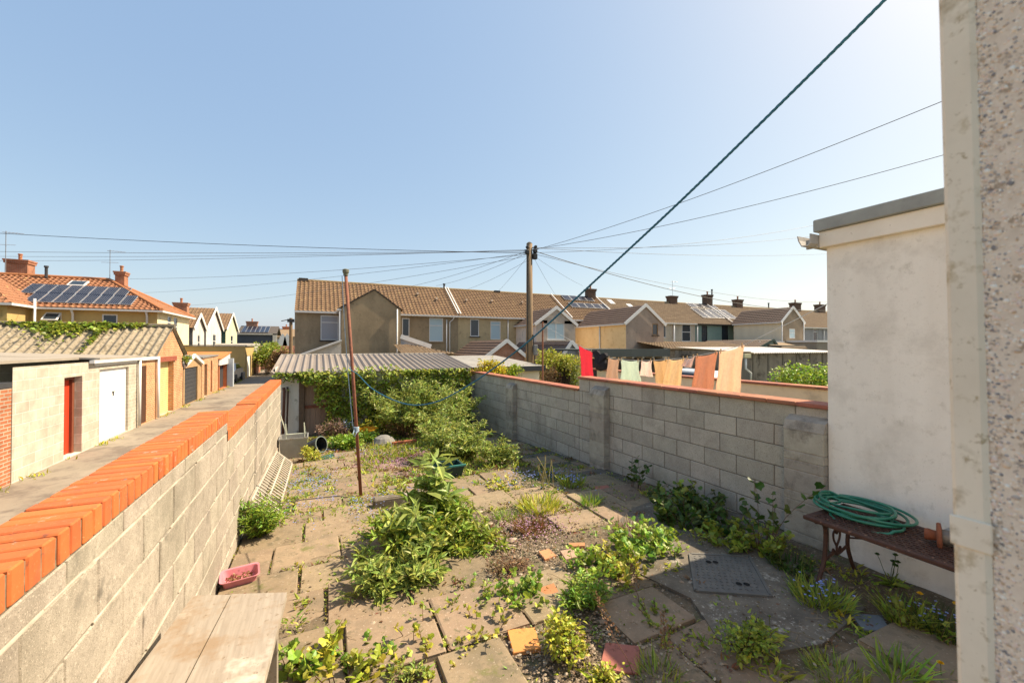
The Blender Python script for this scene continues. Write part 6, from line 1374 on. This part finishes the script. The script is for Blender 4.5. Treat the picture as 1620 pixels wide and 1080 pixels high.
tuft(852, 806, .17, .5, 420, G_YEL, 'sunlit yellow grass tuft near the middle of the paving')
tuft(838, 838, .13, .34, 300, G_RED, 'reddish brown low tuft in front of the yellow grass')
tuft(1000, 845, .16, .32, 190, G_DRY, 'dry straw coloured grass at the tip of the lobed weeds')
tuft(1045, 1078, .13, .24, 90, G_MID, 'green upright tuft at the bottom right of the red tile')
tuft(1420, 1075, .20, .20, 70, G_BRIGHT, 'long bladed grass tuft in the shade near the pebbledash corner')
tuft(1325, 1075, .10, .3, 260, G_MID, 'low green tuft at the bottom below the blue grey slate')
tuft(800, 820, .10, .3, 160, G_BRIGHT, 'small bright tuft left of the reddish tuft')
tuft(935, 800, .16, .2, 120, G_BRIGHT, 'bright green dock leaves catching the last sun by the side path', None, None, .8)
tuft(1300, 955, .17, .35, 300, G_MID, 'shaded blue flowered grass beneath the near end of the bench', None, [(FBLUE, 34, .011, .16)])
tuft(1500, 1005, .17, .3, 170, G_DARK, 'dark tuft with blue flowers beside the pebbledash corner', None, [(FBLUE, 22, .011, .16)])
tuft(1430, 985, .2, .22, 120, G_MID, 'shaded weeds behind the blue grey slate', None, [(FBLUE, 8, .01, .14)])
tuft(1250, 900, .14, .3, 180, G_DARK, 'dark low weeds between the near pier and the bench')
tuft(905, 770, .2, .3, 190, G_MID, 'blue flowering tuft at the shaded path edge', None, [(FBLUE, 30, .018, .17)])
# dandelion clocks and flowers on stalks
def stalks(px, py, n, h, sp, label, fm, fs, sm=STEMG, nf=9, name='dandelion', lean=.2):
    p = on_g(px, py); sts = []; heads = []
    for i in range(n):
        st = MB(); sts.append(st); a = random.uniform(0, 6.283); r = sp*random.random(); pts = stem_path((p.x+r*math.cos(a), p.y+r*math.sin(a), p.z), a, lean, h*random.uniform(.7, 1.1), 5, .1); st.tube(pts, .004 if h > .3 else .0025, 4, False)
        lf = MB(); heads.append(lf)
        for ring in (.15, .5, 1.2): fl(lf, pts[-1], nf, fs*(1 if ring < .4 else .8), 0, ring)
    t = thing(name, p, label, 'flower'); [q.build('stem', sm, t) for q in sts]; [h.build('flower', fm, t) for h in heads]
    g = MB(); add_leaves(g, 'lance', [tuple(p)]*14, [(math.cos(k*.9), math.sin(k*.9), random.uniform(.2, .6)) for k in range(14)], .13); g.build('leaf', G_MID, t)
stalks(862, 772, 11, .44, .16, 'cluster of pale bare stalks standing by the side path', G_DRY, .012, mat('straw stalk', (.42, .36, .16)), name='seed_stalk', lean=.08)
stalks(1491, 1010, 2, .26, .04, 'upper yellow dandelion beside the pebbledash corner', FYEL, .019, lean=.25)
stalks(1492, 1078, 1, .10, .01, 'lowest yellow dandelion at the bottom right corner', FYEL, .018)
stalks(1217, 1010, 1, .26, .01, 'single green dandelion bud stalk rising from the round shaded plant', G_MID, .009)
stalks(1410, 925, 5, .24, .05, 'thin dark weed standing against the white wall under the bench', G_DARK, .022, name='thin_weed')
def dry_stalk(px, py, tx, ty, tz, label):
    b0 = on_g(px, py); e = on_z(tx, ty, b0.z+tz); st = MB(); lf = MB(); c = [b0.lerp(e, k/8)+Vector((.01*math.sin(k), .008*math.cos(k*1.7), 0)) for k in range(9)]; st.tube(c, .0028, 5, False, r2=.0012); P, A = [], []
    for k in range(110):
        s = random.uniform(.45, 1); q = b0.lerp(e, s); r = .028*(1-s)*1.5+.006; a = random.uniform(0, 6.28); P.append((q.x+r*math.cos(a), q.y+r*math.sin(a), q.z)); A.append((math.cos(a), math.sin(a), .8))
    add_leaves(lf, 'tiny', P, A, .016); t = thing('dry_stalk', b0, label, 'dry plant'); st.build('stem', STEMR, t); lf.build('seed_head', G_DRY, t)
dry_stalk(1006, 1078, 940, 935, .38, 'leaning dry seed stalk pointing up left across the red tile')
dry_stalk(1062, 1080, 1048, 968, .30, 'upright dry seed stalk with pale brown heads, right of the leaning one')
dry_stalk(1010, 960, 1000, 892, .26, 'reddish brown dry stalk at the edge of the leafy weeds')
# shrubs outside
bush((5.0, 12.4, 1.22), (.72, .35, .40), 3000, .075, 'ovate', G_GOLD, 'golden_shrub', 'golden yellow shrub peeping over the far end of the block wall', 'shrub', trunk_z=-.3, clump=9)
bush((5.95, 12.3, 1.18), (.30, .3, .28), 900, .06, 'ovate', leafmat('lime leaves', (.36, .42, .02), (.20, .28, .02)), 'round_shrub', 'small round lime green shrub right of the golden one', 'shrub', trunk_z=-.3, clump=6)
bush((8.15, 13.2, 1.50), (.88, .7, .55), 3400, .09, 'ovate', leafmat('olive leaves', (.48, .46, .06), (.27, .30, .035)), 'arched_shrub', 'large round olive green shrub grown over an archway behind the wall', 'shrub', trunk_z=-.3, clump=10)
bush((7.75, 13.1, .75), (.38, .4, .7), 700, .11, 'lance', G_DRY, 'climber', 'brownish hanging leaves on the left leg of the archway', 'shrub', trunk_z=-.3, clump=7)
bush((8.85, 13.1, .75), (.3, .4, .7), 700, .11, 'lance', G_MID, 'climber', 'green hanging leaves on the right leg of the archway', 'shrub', trunk_z=-.3, clump=7)
b = MB(); b.box(8.0, 8.75, 13.25, 13.33, -.35, .95); pts = [(8.375+.375*math.cos(R_(a)), 13.25, .95+.3*math.sin(R_(a))) for a in range(0, 181, 20)]; b.poly(list(reversed(pts))); o = b.build('garden_door', mat('dark red brown boards', (.035, .015, .012), None, 6, .7), origin=(8.4, 13.3, -.35)); tag(o, 'dark round topped door under the arched shrub', 'door')
bush((10.75, 5.75, 1.22), (.65, 1.05, .46), 4200, .075, 'ovate', G_BRIGHT, 'hedge', 'bright green hedge beyond the peach wall at right', 'hedge', trunk_z=-.3, clump=12, twigs=24)
p = on_y(424, 580, 47); bush((p.x, 47, 1.0), (2.0, 2.5, 1.7), 3200, .26, 'ovate', G_MID, 'hedge', 'dark overgrown hedge on the right of the lane far off', 'hedge', trunk_z=LZ, clump=10)
bush((p.x+1.2, 44.5, .6), (1.1, 1.2, 1.3), 1200, .22, 'ovate', G_DRY, 'hedge', 'brown dead part of the lane hedge nearer the shed roof', 'hedge', trunk_z=LZ, clump=7)
bush((-5.38, 23.25, 1.45), (.16, .28, .18), 170, .11, 'ovate', G_MID, 'garage_creeper', 'green creeper between the brick gabled garage and the small one', 'creeper', trunk_z=1.1, clump=5)
# ------------------------------------------------------------ ground cover
def cover():
    rr = random.Random(21); lf = MB(); mats = [G_BRIGHT, G_YEL, G_MID, G_RED, G_DRY]
    sets = {i: ([], [], []) for i in range(5)}
    for _ in range(6500):
        x = rr.uniform(-.7, 4.4); y = rr.uniform(1.5, 12.0)**1.0
        dens = .17+.5*noise.noise(Vector((x*.9, y*.7, 9)))+(.45 if y > 6.3 and x > .9 else 0)+(.5 if y > 9.6 else 0)
        if x > 2.35 and y < 3.9: dens = .05 if x < 4.0 and y > 1.7 else .35
        if x > 3.55 and y > 4.3: dens = .30
        if abs(((x+.73) % .6)-.3) > .24: dens += .42
        if rr.random() > dens: continue
        g = gz(x, y); k = rr.choices(range(5), (4, 4, 3, 1.3, 1.6))[0]; n = rr.randint(7, 18); s = rr.uniform(.02, .075)*(1.25 if y > 6 else 1); P, A, S = sets[k]
        for i in range(n): a = rr.uniform(0, 6.283); P.append((x+rr.gauss(0, .04), y+rr.gauss(0, .04), g+.01)); A.append((math.cos(a), math.sin(a), rr.uniform(.2, 1.6))); S.append(s*rr.uniform(.5, 1.2))
    for (x0, y0, x1, y1) in JOINTS:
        L_ = math.hypot(x1-x0, y1-y0); cover_ = noise.noise(Vector((x0*1.3, y0*1.1, 17)))+.12
        for _ in range(int(L_*95)):
            u = rr.random(); x, y = x0+(x1-x0)*u+rr.gauss(0, .007), y0+(y1-y0)*u+rr.gauss(0, .007)
            if noise.noise(Vector((x*5, y*5, 2.5))) > cover_+.15: continue
            k = rr.choices((0, 1, 2, 3, 4), (2, 5, 2, 2, 4))[0]; P, A, S = sets[k]
            P.append((x, y, gz(x, y)+.008)); A.append((rr.gauss(0, 1), rr.gauss(0, 1), rr.uniform(.3, 1.4))); S.append(rr.uniform(.012, .042))
    for k, (P, A, S) in sets.items():
        lf.mi = k; h = len(P)//2; add_leaves(lf, 'lance', P[:h], A[:h], S[:h]); add_leaves(lf, 'ovate', P[h:], A[h:], [s*.6 for s in S[h:]])
    o = lf.build('ground_weeds', mats); tag(o, 'small green and brown weeds sprouting all over the paving joints', 'weeds', kind='stuff')
    # dead leaves, grit and twigs blown into the joints
    db = MB(); P, A, S = [], [], []
    for _ in range(9000):
        x = rr.uniform(-.72, 4.4); y = rr.uniform(1.2, 10.5)
        if noise.noise(Vector((x*1.7, y*1.7, 31))) < (-.02 if abs(((x+.73) % .6)-.3) < .22 else -.35): continue
        P.append((x, y, gz(x, y)+.024)); A.append((rr.gauss(0, 1), rr.gauss(0, 1), rr.gauss(.05, .12))); S.append(rr.uniform(.008, .03)); 
    add_leaves(db, 'tiny', P, A, S, upness=2.0); db.mi = 1
    for _ in range(420):
        x = rr.uniform(-.7, 4.4); y = rr.uniform(1.3, 8.5); a = rr.uniform(0, 6.28); l_ = rr.uniform(.04, .22); g = gz(x, y)+.027
        db.tube([(x, y, g), (x+math.cos(a)*l_*.5+rr.gauss(0, .01), y+math.sin(a)*l_*.5, g+rr.uniform(0, .015)), (x+math.cos(a)*l_, y+math.sin(a)*l_, g)], .0016, 3, False)
    o = db.build('leaf_litter', [mat('dead leaf litter', (.20, .13, .07), (.09, .06, .035), 3, .9, island=.4), mat('dry twig', (.33, .25, .15), (.2, .14, .09), 9, .9)]); tag(o, 'dead leaves, grit and dry twigs scattered over the paving', 'litter', kind='stuff')
    # gravel
    ico = [(0, 0, 1), (.9, 0, .2), (.28, .85, .2), (-.72, .53, .2), (-.72, -.53, .2), (.28, -.85, .2), (0, 0, -.6)]; fc = [(0, 1, 2), (0, 2, 3), (0, 3, 4), (0, 4, 5), (0, 5, 1), (6, 2, 1), (6, 3, 2), (6, 4, 3), (6, 5, 4), (6, 1, 5)]
    b = MB()
    for k in range(8500):
        m = rr.random()
        if m < .42: x, y = rr.gauss(1.95, .38), rr.gauss(3.95, .75)
        elif m < .72: x, y = rr.gauss(1.55, .30), rr.gauss(2.15, .35)
        else: x, y = rr.uniform(-.7, 4.4), rr.uniform(1.4, 9)
        if not (-.7 < x < 4.4) or y < .8: continue
        s = rr.choice((.006, .008, .010, .013))*rr.uniform(.7, 1.3); z = gz(x, y)+(.004 if m < .72 else .018); a = rr.uniform(0, 6.28); i = len(b.v); ca, sa = math.cos(a), math.sin(a); e = rr.uniform(.6, 1)
        if m < .72 and rr.random() < .5: z += .016
        for p in ico: u, v = p[0]*s*1.3, p[1]*s*e; b.v.append((x+u*ca-v*sa, y+u*sa+v*ca, z+p[2]*s*.6))
        for f in fc: b.face([i+q for q in f])
    for k in range(46):     # larger broken pale stones
        x, y = (rr.gauss(1.9, .45), rr.gauss(4.1, 1.0)) if k % 2 else (rr.uniform(0, 3), rr.uniform(3, 8)); s = rr.uniform(.018, .045); z = gz(x, y)+.025; i = len(b.v); a = rr.uniform(0, 6)
        for p in ico: u, v = p[0]*s*rr.uniform(.8, 1.4), p[1]*s; b.v.append((x+u*math.cos(a)-v*math.sin(a), y+u*math.sin(a)+v*math.cos(a), z+p[2]*s*.4))
        for f in fc: b.face([i+q for q in f])
    m = bpy.data.materials.new('gravel stones'); m.use_nodes = True; N = m.node_tree.nodes; L = m.node_tree.links; bs = N['Principled BSDF']; bs.inputs['Roughness'].default_value = .85
    g = N.new('ShaderNodeNewGeometry'); cr = N.new('ShaderNodeValToRGB'); e = cr.color_ramp.elements; e[0].color = (.13, .095, .065, 1); e[1].color = (.44, .36, .26, 1); q = e.new(.6); q.color = (.25, .18, .115, 1); L.new(g.outputs['Random Per Island'], cr.inputs[0]); L.new(cr.outputs[0], bs.inputs['Base Color'])
    o = b.build('gravel', m); tag(o, 'scattered pale gravel and rubble over the sunken paving', 'gravel', kind='stuff')
    # carpets of small flowers
    def carpet(name, cx, cy, rx, ry, n, s, m, label, leafn=0, lm=G_MID):
        f = MB(); P, A, S = [], [], []
        for _ in range(n):
            x, y = rr.gauss(cx, rx), rr.gauss(cy, ry)
            if not (-.65 < x < 4.3): continue
            if noise.noise(Vector((x*2.5, y*2.5, 5))) < -.1: continue
            c = (x, y, gz(x, y)+rr.uniform(.03, .10)); 
            for k in range(5): P.append(c); A.append((math.cos(k*1.257), math.sin(k*1.257), .3)); S.append(s*rr.uniform(.7, 1.2))
        add_leaves(f, 'petal', P, A, S); f.mi = 1; P, A = [], []
        for _ in range(leafn): x, y = rr.gauss(cx, rx), rr.gauss(cy, ry); P.append((x, y, gz(x, y)+.01)); A.append((rr.gauss(0, 1), rr.gauss(0, 1), rr.uniform(.3, 1.5)))
        add_leaves(f, 'lance', P, A, .06); o = f.build(name, [m, lm]); tag(o, label, 'flowers', kind='stuff')
    carpet('pink_flowers', 1.35, 8.6, .5, .75, 2600, .011, FPINK, 'carpet of tiny pink flowers over the far paving', 1800, G_RED)
    carpet('pink_flowers', 2.1, 4.0, .3, .22, 350, .009, FPINK, 'thin patch of pinkish flowers in the gravel', 200, G_RED)
    carpet('blue_flowers', -.1, 7.4, .22, .55, 420, .011, FBLUE, 'forget-me-not patch near the white panel', 500)
    carpet('blue_flowers', .5, 5.9, .5, .4, 460, .010, FBLUE, 'forget-me-nots in the slab joints round the clothes pole foot', 500)
    carpet('blue_flowers', 1.0, 9.6, .5, .5, 350, .012, FBLUE, 'forget-me-nots behind the pink carpet', 300)
    carpet('blue_flowers', 3.1, 5.8, .4, .35, 260, .012, FBLUE, 'forget-me-nots by the shaded side path', 500, G_DARK)
    f = MB(); P, A, S = [], [], []
    for _ in range(5200):
        x = rr.uniform(.7, 3.5); y = rr.gauss(9.2, 1.4)
        if y > 12.2 or y < 6.4 or noise.noise(Vector((x*1.1, y*.9, 2))) < -.12: continue
        P.append((x, y, gz(x, y)+rr.uniform(0, .05))); A.append((rr.gauss(0, .7), rr.gauss(0, .7), 1)); S.append(rr.uniform(.05, .15))
    h = len(P)//2; add_leaves(f, 'lance', P[:h], A[:h], S[:h]); f.mi = 1; add_leaves(f, 'blade', P[h:], A[h:], [s*1.3 for s in S[h:]]); o = f.build('rough_growth', [G_MID, G_YEL]); tag(o, 'rough weedy undergrowth at the far end of the garden', 'undergrowth', kind='stuff')
    # lane edge weeds and litter along the garages
    f = MB(); P, A, S = [], [], []
    for _ in range(900):
        y = rr.uniform(11, 40); x = GX+.03+abs(rr.gauss(0, .12))
        if noise.noise(Vector((y*.8, 0, 3))) < .05: continue
        P.append((x, y, LZ+.0)); A.append((rr.gauss(0, .7), rr.gauss(0, .7), 1)); S.append(rr.uniform(.05, .14))
    add_leaves(f, 'lance', P, A, S); o = f.build('lane_weeds', [G_YEL]); tag(o, 'thin weeds along the foot of the garages in the lane', 'weeds', kind='stuff')
cover()
